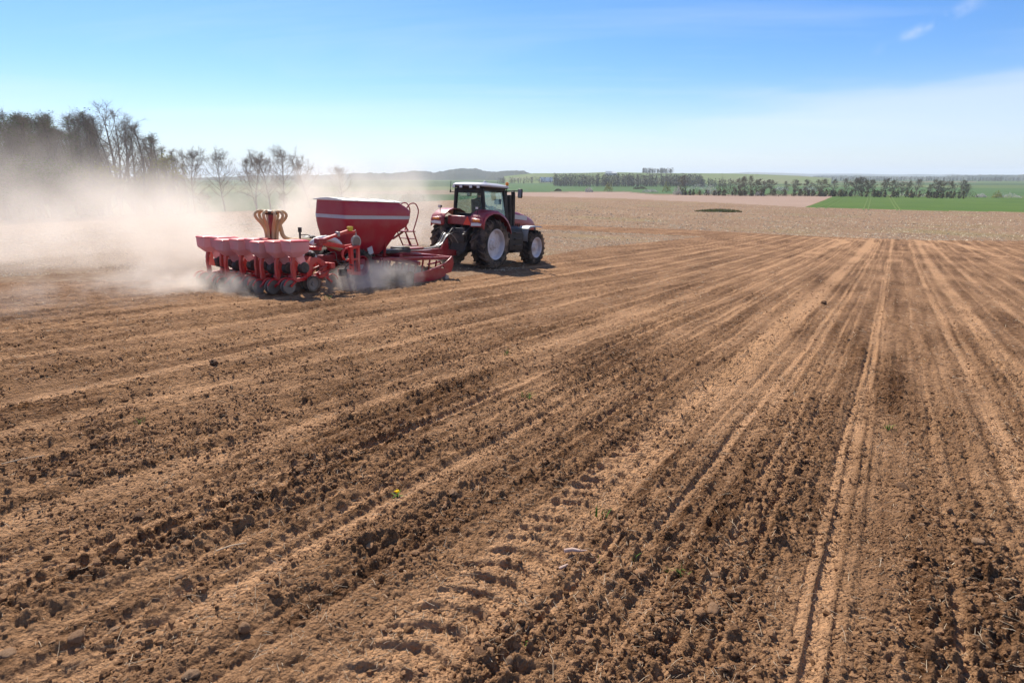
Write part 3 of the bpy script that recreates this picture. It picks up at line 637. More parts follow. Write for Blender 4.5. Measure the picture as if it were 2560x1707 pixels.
# fenders
prof = [(-.98, 1.76), (-.97, 1.98), (-.88, 2.14), (-.65, 2.29), (-.30, 2.385), (.10, 2.37), (.48, 2.24), (.80, 2.04), (1.02, 1.78), (1.12, 1.55)]
for sd in (-1, 1):
    b = MB(); rings = []
    for i, (u, z) in enumerate(prof):
        rings.append([Vector((u, sd * .66, z + .02)), Vector((u, sd * 1.26, z)), Vector((u * .995, sd * 1.35, z - .05)), Vector((u * .97, sd * 1.37, z - .14)), Vector((u * .965, sd * 1.34, z - .13)), Vector((u * .98, sd * 1.24, z - .05)), Vector((u * .98, sd * .66, z - .04))])
    b.loft(rings); fo = b.build('rear_fender', M['red'], TR, angle=50)
    b = MB(); b.loft([[Vector((u, sd * v, z)) for v, z in ((.72, 1.70), (1.30, 1.72), (1.33, 1.86), (1.28, 2.02), (.74, 2.06))] for u in (-.80, -1.02)]); tb = b.build('tail_panel', M['red'], fo, .05)
    b = MB(); b.loft([[Vector((u, sd * v, z)) for v, z in ((.76, 1.74), (1.24, 1.76), (1.28, 1.84), (1.10, 1.88), (.78, 1.86))] for u in (-1.01, -1.04)]); b.build('tail_lamp', M['lens'], fo, .01)
    b = MB(); b.box((-1.03, sd * 1.02, 1.96), (.03, .34, .085)); b.build('turn_signal', M['orange'], fo, .01)
    b = MB(); b.cyl((-.85, sd * .95, 2.2), (-.85, sd * .95, 2.42), .015, n=6).box((-.87, sd * .95, 2.45), (.08, .15, .10)); lo = b.build('fender_lamp', M['black'], fo, .012)
    b = MB(); b.box((-.915, sd * .95, 2.45), (.012, .12, .075)); b.build('lens', M['lens'], lo)
b = MB(); b.box((-.55, 0, 1.93), (.3, 1.36, .36)); b.build('rear_panel', M['red'], TR, .04)
b = MB(); b.prism([(-.20, -.15), (.20, -.15), (0, .20)], -.006, .006); o = b.build('warning_triangle', M['smv'], TR); o.matrix_local = Matrix.Translation((-.98, -.54, 1.92)) @ Matrix.Rotation(R(90), 4, 'Z')
# right and left tank with steps
for sd in (-1, 1):
    b = MB(); b.loft([[Vector((u, sd * v, z)) for v, z in ((.36, .62), (1.02, .58), (1.20, .70), (1.22, 1.35), (1.10, 1.66), (.8, 1.74), (.36, 1.72))] for u in (1.20, 2.36)]); fo = b.build('fuel_tank', M['black'], TR, .05)
    for k in range(4):
        b = MB(); b.box((1.80, sd * 1.23, .66 + k * .27), (.52, .16, .035)); b.build('step', M['dark'], fo, .008)
# front fenders
for sd in (-1, 1):
    pr = [(2.52, 1.10), (2.50, 1.40), (2.56, 1.64), (2.72, 1.73), (3.2, 1.76), (3.62, 1.74), (3.78, 1.70)]
    b = MB(); b.loft([[Vector((u, sd * .80, z)), Vector((u, sd * 1.30, z)), Vector((u, sd * 1.33, z - .05)), Vector((u + .01, sd * 1.31, z - .05)), Vector((u + .015, sd * 1.28, z - .02)), Vector((u + .015, sd * .80, z - .02))] for u, z in pr]); b.build('front_fender', M['silver'], TR, angle=45)
    b = MB(); b.bar((3.1, sd * .55, 1.2), (3.1, sd * 1.05, 1.74), .05, .05); b.build('fender_bracket', M['dark'], TR)
# hydraulic hoses at the rear
for k, (v0, v1, top) in enumerate([(.25, .05, 1.5), (.15, -.02, 1.62), (-.1, .02, 1.45), (.33, .08, 1.38)]):
    b = MB(); b.tube(spline([(-.7, v0, 1.35), (-1.1, (v0 + v1) / 2, top), (-1.6, v1, 1.28), (-2.1, v1 * .6, .86)], 8), .02, 6); b.build('hydraulic_hose', M['black'], TR)

# ------------------------------------------------------------------ driver
def skin_body(name, J, E, mats, parent=None, M_=None, root=0, sub=2):
    me = bpy.data.meshes.new(name); me.from_pydata([Vector(j[:3]) for j in J], E, [])
    o = link(name, me, mats, parent, M_)
    sk = o.modifiers.new('skin', 'SKIN'); sk.use_smooth_shade = True
    lay = me.skin_vertices[0] if me.skin_vertices else None
    if lay is None:
        bm = bmesh.new(); bm.from_mesh(me); bm.verts.layers.skin.verify(); bm.to_mesh(me); bm.free(); lay = me.skin_vertices[0]
    for i, j in enumerate(J):
        lay.data[i].radius = (j[3], j[4] if len(j) > 4 else j[3]); lay.data[i].use_root = (i == root)
    s = o.modifiers.new('sub', 'SUBSURF'); s.levels = sub; s.render_levels = sub
    return o
DM = RIG @ Matrix.Translation((.42, -.08, 2.25))
DR = empty('person', DM, label='driver in dark clothing sitting in the tractor cab', cat='person')
# joints: x forward, y left, z up from the seat
J = [(0, 0, .10, .15, .17), (.01, 0, .28, .135, .16), (.03, 0, .46, .13, .18), (.04, 0, .56, .07, .10), (.05, 0, .63, .052),       # pelvis, belly, chest, collar, neck
     (.03, .19, .52, .07), (.12, .27, .30, .055), (.36, .26, .26, .045), (.58, .20, .34, .034),                                     # left arm
     (.03, -.19, .52, .07), (.14, -.27, .30, .055), (.36, -.30, .22, .045), (.52, -.42, .22, .034),                                 # right arm
     (.05, .11, .08, .10), (.42, .15, .12, .085), (.50, .15, -.20, .06), (.50, .15, -.42, .05), (.64, .15, -.46, .045),
     (.05, -.11, .08, .10), (.42, -.15, .12, .085), (.50, -.15, -.20, .06), (.50, -.15, -.42, .05), (.64, -.15, -.46, .045)]
E_ = [(0, 1), (1, 2), (2, 3), (3, 4), (3, 5), (5, 6), (6, 7), (7, 8), (3, 9), (9, 10), (10, 11), (11, 12), (0, 13), (13, 14), (14, 15), (15, 16), (16, 17), (0, 18), (18, 19), (19, 20), (20, 21), (21, 22)]
skin_body('body', J, E_, M['shirt'], DR)
b = MB(); rings = []
for t, z, fx_, bx, wy in [(0, .60, .05, -.05, .05), (1, .66, .11, -.06, .062), (2, .71, .125, -.085, .072), (3, .76, .115, -.10, .078), (4, .82, .105, -.10, .078), (5, .87, .07, -.075, .06), (6, .89, .02, -.03, .02)]:
    rings.append([Vector((.05 + (fx_ if math.cos(a) > 0 else -bx) * math.cos(a), wy * math.sin(a), z)) for a in [2 * math.pi * k / 16 for k in range(16)]])
b.loft(rings); hd = b.build('head', M['skin'], DR, angle=80)
b = MB(); b.loft([[Vector((.165 + dx_, y, z)) for y, z in ((-.014, .70), (.014, .70), (.008, .765), (-.008, .765))] for dx_ in (-.02, .018)]); b.build('nose', M['skin'], hd, .006)
for sd in (-1, 1):
    b = MB(); b.lathe([(0, .012), (.028, .008), (.03, -.006), (0, -.012)], c=(.05, sd * .082, .745), n=10); b.build('ear', M['skin'], hd)
    b = MB(); b.lathe([(0, .012), (.010, 0), (0, -.012)], c=(.150, sd * .032, .765), n=8); b.build('eye', M['hair'], hd)
b = MB(); b.box((.158, 0, .675), (.012, .05, .008)); b.build('mouth', M['hair'], hd)
b = MB(); rings = []
for z, fx_, bx, wy in [(.72, -.02, -.105, .080), (.78, .05, -.118, .088), (.83, .125, -.115, .088), (.88, .09, -.09, .07), (.905, .03, -.04, .03)]:
    rings.append([Vector((.05 + (fx_ if math.cos(a) > 0 else -bx) * math.cos(a), wy * math.sin(a), z)) for a in [2 * math.pi * k / 16 for k in range(16)]])
b.loft(rings); b.build('hair', M['hair'], DR, angle=80)
for sd, wx, wy, wz in ((1, .585, .195, .345), (-1, .53, -.425, .222)):
    HJ = [(wx, wy, wz, .024), (wx + .045, wy, wz + .005, .036, .018), (wx + .085, wy, wz + .01, .036, .016)]; HE = [(0, 1), (1, 2)]
    for k, ln in enumerate((.058, .068, .062, .05)):
        y = wy + (k - 1.5) * .019; i = len(HJ)
        HJ += [(wx + .09, y, wz + .012, .009), (wx + .09 + ln * .55, y, wz + .004, .0085), (wx + .09 + ln * .8, y, wz - .025, .008)]; HE += [(2, i), (i, i + 1), (i + 1, i + 2)]
    i = len(HJ); HJ += [(wx + .05, wy - sd * .035, wz, .010), (wx + .085, wy - sd * .045, wz - .012, .009)]; HE += [(1, i), (i, i + 1)]
    skin_body('hand', HJ, HE, M['skin'], DR, sub=1)

# ------------------------------------------------------------------ towed seed planter
PL = empty('seed_planter', RIG @ Matrix.Translation((-7.0, 0, 0)), label='red towed seed planter with covered tank and eight pink seed hoppers', cat='planter')
P0 = Matrix.Translation((7.0, 0, 0))
def part(mb, name, mat, parent=PL, **kw):
    if parent is PL: mb.v = [(p[0] + 7.0, p[1], p[2]) for p in mb.v]
    return mb.build(name, M[mat], parent, **kw)
def sub(mb, name, mat, parent, **kw):
    mb.v = [(p[0] + 7.0, p[1], p[2]) for p in mb.v]; return mb.build(name, M[mat], parent, **kw)
# drawbar and chassis
b = MB(); b.loft([[Vector((u, v, z)) for v, z in ((-w_, z0), (w_, z0), (w_, z1), (-w_, z1))] for u, w_, z0, z1 in ((-1.05, .10, .52, .74), (-2.0, .13, .54, .84), (-3.0, .14, .54, .80), (-5.0, .15, .55, .86))]); part(b, 'drawbar', 'red', bevel=.015)
b = MB(); b.prism([(-1.48, .78), (-1.56, 1.24), (-1.68, 1.24), (-1.95, .82)], -.04, .04); part(b, 'hose_mast', 'red', bevel=.012)
for k in range(4):
    b = MB(); v = -.12 + k * .07; b.tube(spline([(-5.2, v, .92), (-3.8, v * .8, .86), (-2.7, v * .7, .88), (-2.1, v, 1.0), (-1.72, v, 1.34 + .03 * k), (-1.45, v * 1.5, 1.36), (-1.15, v * 2, 1.05)], 7), .02, 6); part(b, 'hydraulic_hose', 'dark' if k % 2 else 'steel')
b = MB(); b.box((-5.0, -.35, .88), (1.4, .35, .12)).box((-4.4, -.1, .88), (.5, .5, .22)); part(b, 'valve_block', 'dark', bevel=.02)
b = MB(); b.box((-3.6, 0, .90), (.9, .32, .05)); part(b, 'drawbar_cover', 'red', bevel=.01)
b = MB(); b.bar((-4.8, 0, .70), (-9.4, 0, .72), .24, .24).bar((-7.0, -.9, .66), (-7.0, .9, .66), .18, .18).bar((-5.0, -.7, .70), (-5.0, .7, .70), .16, .16); part(b, 'chassis_beam', 'red', bevel=.015)
# tillage frame ahead of the tank
b = MB()
for sd in (-1, 1):
    b.bar((-4.12, 0, .74), (-4.08, sd * 2.20, .74), .14, .12).bar((-4.10, sd * 2.15, .74), (-6.5, sd * 1.25, .74), .10, .10).bar((-5.05, sd * .2, .80), (-4.15, sd * 1.6, .76), .12, .10).bar((-5.6, sd * .1, .70), (-5.6, sd * 2.05, .62), .12, .12)
    b.bar((-6.5, sd * 1.25, .74), (-6.3, sd * .1, .70), .10, .10).bar((-5.6, sd * 1.3, .62), (-4.2, sd * 1.3, .70), .09, .09)
part(b, 'tillage_frame', 'red', bevel=.012)
for sd in (-1, 1):
    b = MB(); b.prism([(-4.08, .80), (-4.00, .55), (-4.12, .26), (-4.45, .22), (-4.52, .42), (-4.60, .55)], sd * 2.20, sd * 2.24); part(b, 'wing_panel', 'red', bevel=.01)
    b = MB(); b.prism([(-4.50, .16), (-4.46, .40), (-4.80, .46), (-5.5, .40), (-6.10, .36), (-6.12, .02), (-5.2, .04), (-4.75, .10)], sd * 2.25, sd * 2.28); part(b, 'side_shield', 'red', bevel=.008)
    b = MB(); b.bar((-4.10, sd * 2.22, .80), (-4.35, sd * 2.22, .58), .06, .05).bar((-4.35, sd * 2.22, .58), (-5.3, sd * 2.24, .40), .05, .05); part(b, 'shield_bracket', 'red', bevel=.008)
    b = MB(); b.tube([(-5.0, sd * 1.9, .55), (-4.35, sd * 1.9, .60), (-4.28, sd * 1.9, .50), (-4.35, sd * 1.9, .32)], .03, 8); part(b, 'guard_rail', 'red')
    b = MB(); b.cyl((-4.46, sd * 2.20, .10), (-4.46, sd * 2.32, .10), .10, n=18).cyl((-4.46, sd * 2.18, .10), (-4.46, sd * 2.20, .10), .14, n=18); part(b, 'side_roller', 'steel')
    for k in range(7):
        v = sd * (.25 + k * .29)
        for u, tilt in ((-4.75, 14), (-5.45, -14)):
            b = MB(); b.lathe([(0, .03), (.10, .028), (.20, .012), (.235, -.012), (.22, -.016), (.10, 0.0), (0, .002)], n=24)
            o = b.build('tillage_disc', M['disc'], PL); o.matrix_local = Matrix.Translation((u + 7.0, v, .22)) @ Matrix.Rotation(R(tilt * sd), 4, 'Z')
            a = MB(); a.bar((u, v, .24), (u + .05, v + .04 * sd, .68), .04, .05); part(a, 'disc_arm', 'red')
    b = MB(); b.cyl((-6.15, sd * .15, .22), (-6.15, sd * 2.15, .22), .20, n=22); part(b, 'packer_roller', 'dark')
# tank: lofted, boxy on top, rounder at the waist, a funnel below
def tank_ring(z, u0, u1, hw, n_exp, n=40):
    uc, hu = (u0 + u1) / 2, (u1 - u0) / 2; o = []
    for k in range(n):
        a = 2 * math.pi * (k + .5) / n; c, s_ = math.cos(a), math.sin(a)
        o.append(Vector((uc + hu * math.copysign(abs(c) ** (2 / n_exp), c), hw * math.copysign(abs(s_) ** (2 / n_exp), s_), z)))
    return o
b = MB(); b.loft([tank_ring(.82, -7.20, -5.66, .42, 6), tank_ring(.98, -7.32, -5.46, .52, 7), tank_ring(1.30, -7.45, -5.26, .64, 9), tank_ring(1.52, -7.48, -5.08, .68, 9), tank_ring(1.70, -7.50, -4.74, .74, 10), tank_ring(1.86, -7.52, -4.56, .76, 11),
                   tank_ring(2.12, -7.53, -4.50, .76, 12), tank_ring(2.30, -7.52, -4.53, .74, 12), tank_ring(2.42, -7.52, -4.74, .70, 14), tank_ring(2.53, -7.52, -5.00, .655, 16)]); TK = part(b, 'tank', 'red_tank', angle=35)
b = MB(); b.loft([tank_ring(1.985, -7.535, -4.52, .764, 11.5), tank_ring(2.095, -7.537, -4.50, .766, 12)], cap=False); sub(b, 'stripe', 'white', TK)
b = MB(); b.loft([[Vector((u, v, z)) for v, z in ((-.70, 2.525), (-.70, 2.55), (-.35, 2.60), (0, 2.62), (.35, 2.60), (.70, 2.55), (.70, 2.525))] for u in (-7.58, -7.4, -6.4, -5.3, -5.02, -4.96)]); sub(b, 'tarpaulin', 'tarp', TK, bevel=.012)
for k in range(3): b = MB(); b.tube([(-7.0 + k * .85, v, z + .008) for v, z in ((-.70, 2.55), (-.35, 2.60), (0, 2.62), (.35, 2.60), (.70, 2.55))], .010, 6); sub(b, 'roof_bow', 'tarp', TK)
b = MB(); b.box((-6.4, 0, .74), (1.2, .5, .2)); sub(b, 'metering_unit', 'dark', TK, bevel=.03)
b = MB(); b.loft([tank_ring(.62, -6.6, -6.05, .22, 4), tank_ring(1.05, -6.7, -5.9, .42, 4)]); sub(b, 'funnel_guard', 'white', TK)
for u in (-6.95, -5.65):
    b = MB(); b.bar((u, -.50, .72), (u, -.60, 1.45), .10, .08).bar((u, .50, .72), (u, .60, 1.45), .10, .08); sub(b, 'tank_leg', 'red', TK, bevel=.01)
# transport wheels under the tank
for sd in (-1, 1): wheel(PL, (-7.0 + 7.0, sd * .70, .52), .54, .40, .30, sd, 16, .03, disc_mat='red')
b = MB(); b.box((-6.55, -.78, .98), (.22, .02, .24), Matrix.Rotation(R(-18), 3, 'Y')); part(b, 'mud_flap', 'white')
# ladder and handrail at the front of the tank
b = MB()
for v in (-.55, -.15):
    b.tube(spline([(-4.62, v, 2.30), (-4.40, v, 2.50), (-4.12, v, 2.52), (-3.95, v, 2.30), (-4.02, v, 2.0), (-4.22, v, 1.55)], 7), .022, 8)
part(b, 'handrail', 'red')
b = MB(); b.box((-4.45, -.35, 1.555), (.62, .50, .04)).bar((-5.05, -.35, 1.30), (-4.55, -.35, 1.52), .06, .06).bar((-4.5, -.35, 1.85), (-4.25, -.35, 1.55), .05, .05); LD = part(b, 'platform', 'red', bevel=.008)
b = MB()
for v in (-.55, -.15): b.bar((-4.62, v, 1.55), (-4.30, v, 1.04), .04, .03).bar((-4.20, v, 1.55), (-3.94, v, 1.04), .04, .03)
sub(b, 'ladder_rail', 'red', LD)
for z in (1.30, 1.05):
    t_ = (1.55 - z) / .51; b = MB(); b.box((-4.41 + t_ * .29, -.35, z), (.34, .44, .025)); sub(b, 'ladder_rung', 'red', LD)
# distribution tower with looping hoses
b = MB(); b.cyl((-9.65, 0, .9), (-9.65, 0, 2.08), .085, n=14); TW = part(b, 'seed_tower', 'red')
b = MB(); b.loft([[Vector((-9.65 + r_ * math.cos(a), r_ * math.sin(a), z)) for a in [2 * math.pi * k / 18 for k in range(18)]] for z, r_ in ((2.06, .16), (2.10, .20), (2.16, .20), (2.19, .10))]); sub(b, 'distributor_head', 'dark', TW)
for k in range(8):
    a = R(22 + 45 * k); ca, sa = math.cos(a), math.sin(a); rr_ = .42 if k % 2 else .36
    pts = [(.16, 2.13), (rr_ * .75, 2.16), (rr_, 2.08), (rr_ * .95, 1.97), (rr_ * .62, 1.80), (.17, 1.62), (.14, 1.3), (.15, 1.02)]
    b = MB(); b.tube(spline([(-9.65 + q * ca, q * sa, z) for q, z in pts], 5), .040, 9); sub(b, 'seed_hose', 'hose', TW)
b = MB(); b.tube(spline([(-9.48, -.1, 1.95), (-9.42, -.12, 1.65), (-9.36, -.15, 1.45), (-9.15, -.2, 1.36), (-8.6, -.3, 1.33), (-8.0, -.3, 1.2), (-7.3, -.2, 1.0)], 6), .06, 9); sub(b, 'seed_hose', 'hose', TW)
b = MB(); b.tube(spline([(-9.55, -.25, 1.22), (-9.2, -.35, 1.36), (-8.9, -.4, 1.30), (-8.5, -.4, 1.16)], 6), .055, 9); sub(b, 'seed_hose', 'hose', TW)
b = MB(); pts = spline([(-8.75, -.55, 1.22), (-8.55, -.6, 1.36), (-8.2, -.65, 1.40), (-7.85, -.65, 1.30), (-7.6, -.6, 1.1)], 6); b.tube(pts, [.085 + .012 * (i % 2) for i in range(len(pts))], 12); part(b, 'fan_duct', 'duct')
b = MB(); b.lathe([(0, .16), (.30, .16), (.33, .10), (.33, -.10), (.30, -.16), (0, -.16)], c=(-8.2, .15, 1.12), n=26); part(b, 'fan_housing', 'dark')
b = MB(); b.cyl((-8.95, -.35, 1.38), (-8.95, -.35, 1.62), .03, n=8).cyl((-8.95, -.35, 1.58), (-8.95, -.35, 1.72), .055, n=12); part(b, 'pressure_valve', 'dark')
b = MB(); b.tube(spline([(-8.95, -.35, 1.5), (-8.75, -.45, 1.5), (-8.6, -.5, 1.38)], 5), .015, 6); part(b, 'valve_hose', 'dark')
# toolbar, folding frame, marker arm
b = MB(); b.bar((-9.05, -1.85, .74), (-9.25, 1.85, .66), .16, .16).bar((-9.35, -1.7, 1.22), (-9.5, 1.6, 1.12), .10, .10).bar((-9.3, 0, .72), (-9.4, 0, 1.2), .2, .12); part(b, 'toolbar', 'red_bright', bevel=.015)
b = MB(); b.bar((-9.25, -1.55, 1.36), (-8.45, -1.62, 1.24), .11, .11).bar((-8.45, -1.62, 1.24), (-8.0, -1.62, 1.27), .08, .08)
b.bar((-8.30, -1.75, 1.22), (-8.26, -1.75, .46), .11, .11).bar((-8.02, -1.75, 1.24), (-8.0, -1.75, .44), .09, .09).bar((-8.34, -1.75, .47), (-7.96, -1.75, .44), .14, .10).bar((-8.36, -1.75, 1.20), (-7.98, -1.75, 1.24), .12, .08).bar((-8.72, -1.7, .56), (-8.26, -1.75, .52), .12, .10).bar((-8.30, -1.75, .85), (-8.02, -1.75, .88), .06, .06)
part(b, 'wing_frame', 'red_bright', bevel=.012)
b = MB(); b.tube(arc((-8.42, 1.02), .17, 60, 300, 12, y=-1.72), .035, 8); part(b, 'fold_link', 'red_bright')
b = MB(); b.cyl((-9.3, -1.6, 1.26), (-9.3, -1.6, 1.48), .09, n=12).box((-9.25, -1.58, 1.42), (.30, .2, .14)); part(b, 'marker_pivot', 'red', bevel=.02)
b = MB(); b.bar((-9.2, -1.6, 1.44), (-8.32, -1.65, 1.68), .10, .08).bar((-8.42, -1.65, 1.63), (-8.02, -1.65, 1.66), .07, .06); MA = part(b, 'marker_arm', 'red_bright', bevel=.01)
b = MB(); b.bar((-8.02, -1.65, 1.72), (-7.99, -1.66, 1.52), .03, .03); sub(b, 'marker_hanger', 'steel', MA)
b = MB(); b.box((-8.22, -1.65, 1.75), (.16, .10, .13)); sub(b, 'marker_lock', 'yellow', MA, bevel=.01)
b = MB(); b.box((-8.68, -1.64, 1.60), (.09, .12, .14)); sub(b, 'arm_clamp', 'steel', MA, bevel=.01)
b = MB(); b.lathe([(.185, .02), (.195, 0), (.185, -.02), (.14, -.025), (.13, 0), (.14, .025)], c=(-8.0, -1.66, 1.37), n=28, closed=True); MD = sub(b, 'marker_disc', 'steel', MA)
b = MB(); b.lathe([(0, .02), (.135, .012), (.135, -.012), (.05, -.03), (0, -.03)], c=(-8.0, -1.66, 1.37), n=24); sub(b, 'disc_plate', 'disc', MA)
b = MB(); b.box((-8.66, -1.80, .52), (.24, .12, .20)); part(b, 'control_box', 'black', bevel=.015)
b = MB(); b.tube(spline([(-8.60, -1.82, .62), (-8.5, -1.86, .74), (-8.28, -1.82, .70)], 5), .015, 6).tube(spline([(-8.9, -1.7, .9), (-8.6, -1.78, .82), (-8.4, -1.75, .95)], 5), .014, 6).tube(spline([(-9.1, -1.5, 1.0), (-8.85, -1.7, 1.1), (-8.75, -1.7, .8), (-8.5, -1.75, .7)], 5), .016, 6); part(b, 'cable', 'dark')
# one row unit, then seven copies
UN = MB(); UN.prism([(.13, .30), (.22, .30), (.25, .44), (.235, .58), (.20, .70), (.205, .84), (.27, 1.0), (.16, 1.0), (.13, .84), (.12, .68), (.14, .50)], -.04, .04)
me_post = UN.mesh('post')
def unit_mesh():
    q = {}
    m = MB(); m.loft([[Vector((x, y, z)) for x, y in ((xa, -hw), (xb, -hw), (xb, hw), (xa, hw))] for z, xa, xb, hw in ((.95, .14, .32, .06), (1.07, .02, .52, .165), (1.11, -.02, .58, .19), (1.38, -.035, .60, .197))]); q['hopper'] = (m.mesh('hopper'), 'plastic', .02)
    m = MB(); m.loft([[Vector((x, y, z)) for x, y in ((xa, -hw), (xb, -hw), (xb, hw), (xa, hw))] for z, xa, xb, hw in ((1.372, -.045, .615, .208), (1.392, -.045, .615, .208), (1.42, .02, .55, .15))]); q['hopper_lid'] = (m.mesh('hopper_lid'), 'red_bright', .01)
    m = MB()
    for s in (-1, 1):
        m.lathe([(.185, s * .075), (.195, s * .055), (.185, s * .035), (.15, s * .03), (.04, s * .045), (0, s * .045)], c=(0, 0, .185), n=26)
        m.lathe([(.185, s * .075), (.15, s * .085), (.04, s * .07), (0, s * .07)], c=(0, 0, .185), n=26)
    q['press_wheel'] = (m.mesh('press_wheel'), 'disc', 0)
    m = MB(); m.tube(arc((0, .185), .215, 165, 35, 9, y=-.12), .022, 6).tube(arc((0, .185), .215, 165, 35, 9, y=.12), .022, 6).bar((.16, 0, .33), (.62, 0, .36), .07, .10).bar((0, -.12, .20), (.22, -.08, .34), .03, .06).bar((0, .12, .20), (.22, .08, .34), .03, .06); q['press_wheel_fork'] = (m.mesh('press_wheel_fork'), 'red_bright', .006)
    m = MB(); m.lathe([(0, .09), (.13, .09), (.16, .05), (.16, -.05), (.13, -.09), (0, -.09)], c=(.52, .0, .66), n=24); q['seed_meter'] = (m.mesh('seed_meter'), 'dark', 0)
    m = MB(); m.loft([[Vector((x, y, z)) for x, y in ((xa, -.05), (xb, -.05), (xb, .05), (xa, .05))] for z, xa, xb in ((.72, .44, .62), (1.0, .20, .50))]); q['seed_chute'] = (m.mesh('seed_chute'), 'plastic', .01)
    m = MB()
    for s in (-1, 1):
        m.lathe([(.17, s * .16), (.215, s * .15), (.222, s * .125), (.215, s * .10), (.17, s * .09)], c=(.72, 0, .22), n=28)
    q['gauge_wheel'] = (m.mesh('gauge_wheel'), 'tyre', 0)
    m = MB()
    for s in (-1, 1): m.lathe([(0, s * .15), (.05, s * .155), (.06, s * .13), (.172, s * .145), (.172, s * .12), (0, s * .11)], c=(.72, 0, .22), n=24)
    q['gauge_hub'] = (m.mesh('gauge_hub'), 'disc', 0)
    m = MB(); m.prism([(.55, .34), (.62, .72), (.78, .93), (.98, .92), (1.20, .80), (1.34, .66), (1.36, .50), (1.20, .36), (1.0, .34), (.98, .48), (1.14, .56), (1.10, .68), (.94, .78), (.82, .74), (.74, .50), (.72, .34)], -.07, .07); q['unit_body'] = (m.mesh('unit_body'), 'red_bright', .012)
    m = MB(); m.bar((.98, -.10, .60), (1.36, -.10, .72), .04, .05).bar((.98, .10, .60), (1.36, .10, .72), .04, .05).bar((.98, -.10, .44), (1.36, -.10, .56), .04, .05).bar((.98, .10, .44), (1.36, .10, .56), .04, .05).bar((.70, 0, .36), (1.36, 0, .40), .10, .10); q['parallel_link'] = (m.mesh('parallel_link'), 'red', .006)
    m = MB(); m.lathe([(0, .02), (.06, .02), (.07, .006), (.195, .004), (.20, 0), (.195, -.004), (.07, -.006), (.06, -.02), (0, -.02)], c=(1.46, -.02, .185), n=30); q['coulter_disc'] = (m.mesh('coulter_disc'), 'disc', 0)
    m = MB(); m.tube(arc((1.46, .19), .235, 150, 20, 9, y=-.05), .018, 6).bar((1.26, -.04, .36), (1.46, -.05, .20), .04, .05); q['coulter_arm'] = (m.mesh('coulter_arm'), 'red_bright', 0)
    m = MB(); m.tube(spline([(1.0, .05, .9), (.95, .1, 1.05), (.7, .1, 1.08), (.55, .05, .95), (.5, 0, .8)], 5), .028, 7); q['unit_hose'] = (m.mesh('unit_hose'), 'duct', 0)
    m = MB(); m.lathe([(0, .06), (.05, .055), (.075, .02), (.075, -.02), (.05, -.055), (0, -.06)], c=(.85, .0, 1.0), n=16); q['air_cushion'] = (m.mesh('air_cushion'), 'black', 0)
    return q
UM = unit_mesh()
for k in range(8):
    v = -1.62 + k * .463; u = -10.46 - .055 * k + (.05, -.05, -.12, .10, 0, -.10, .12, .04)[k]
    P = rig_pt(u, v, 0); gz = float(zt(P.x, P.y)) + .01; dz = (gz - P.z) - .006 * k + (.03, .0, -.03, .02, 0, -.03, .02, .03)[k]
    M_ = Matrix.Translation((u + 7.0, v, dz))
    o = link('row_unit', me_post, M['red_bright'], PL); o.matrix_local = M_
    if k == 0: o['label'] = 'row unit nearest the camera, free of dust'
    for nm, (me, mt, bv) in UM.items():
        c = link(nm, me, M[mt], o)
        if bv: m_ = c.modifiers.new('bevel', 'BEVEL'); m_.width = bv; m_.segments = 2; m_.limit_method = 'ANGLE'
b = MB(); b.prism([(-.15, -.17), (.15, -.17), (.03, .20), (-.03, .20)], -.006, .006); o = b.build('warning_triangle', M['smv'], PL); o.matrix_local = Matrix.Translation((-11.02 + 7.0, .80, .80)) @ Matrix.Rotation(R(90), 4, 'Z')
b = MB(); b.bar((-11.01, .80, .66), (-10.62, .80, .52), .03, .03); part(b, 'triangle_bracket', 'dark')

# ------------------------------------------------------------------ loose soil: clods and crumbs (uncountable), laid by geometry nodes
_bbox_u = None
def clod_variant(seed, sub=2, jag=0.32):
    r_ = random.Random(seed); bm = bmesh.new(); bmesh.ops.create_icosphere(bm, subdivisions=sub, radius=1.0)
    off = Vector((r_.random() * 50, r_.random() * 50, r_.random() * 50)); sx = (r_.uniform(.75, 1.25), r_.uniform(.7, 1.15), r_.uniform(.5, .85))
    from mathutils import noise as mn
    for v in bm.verts:
        n = mn.noise(v.co * 1.3 + off) * jag * 1.3 + mn.noise(v.co * 3.1 + off) * jag * .8 + mn.cell(v.co * 1.7 + off) * jag * .35
        v.co = v.co * (1 + n); v.co.x *= sx[0]; v.co.y *= sx[1]; v.co.z *= sx[2]
    me = bpy.data.meshes.new('clod_shape'); bm.to_mesh(me); bm.free()
    for p in me.polygons: p.use_smooth = sub > 2
    return me
def variants(name, meshes, mat):
    c = bpy.data.collections.new(name)
    for i, me in enumerate(meshes):
        me.materials.append(mat); c.objects.link(bpy.data.objects.new('%s_%02d' % (name, i), me))
    return c
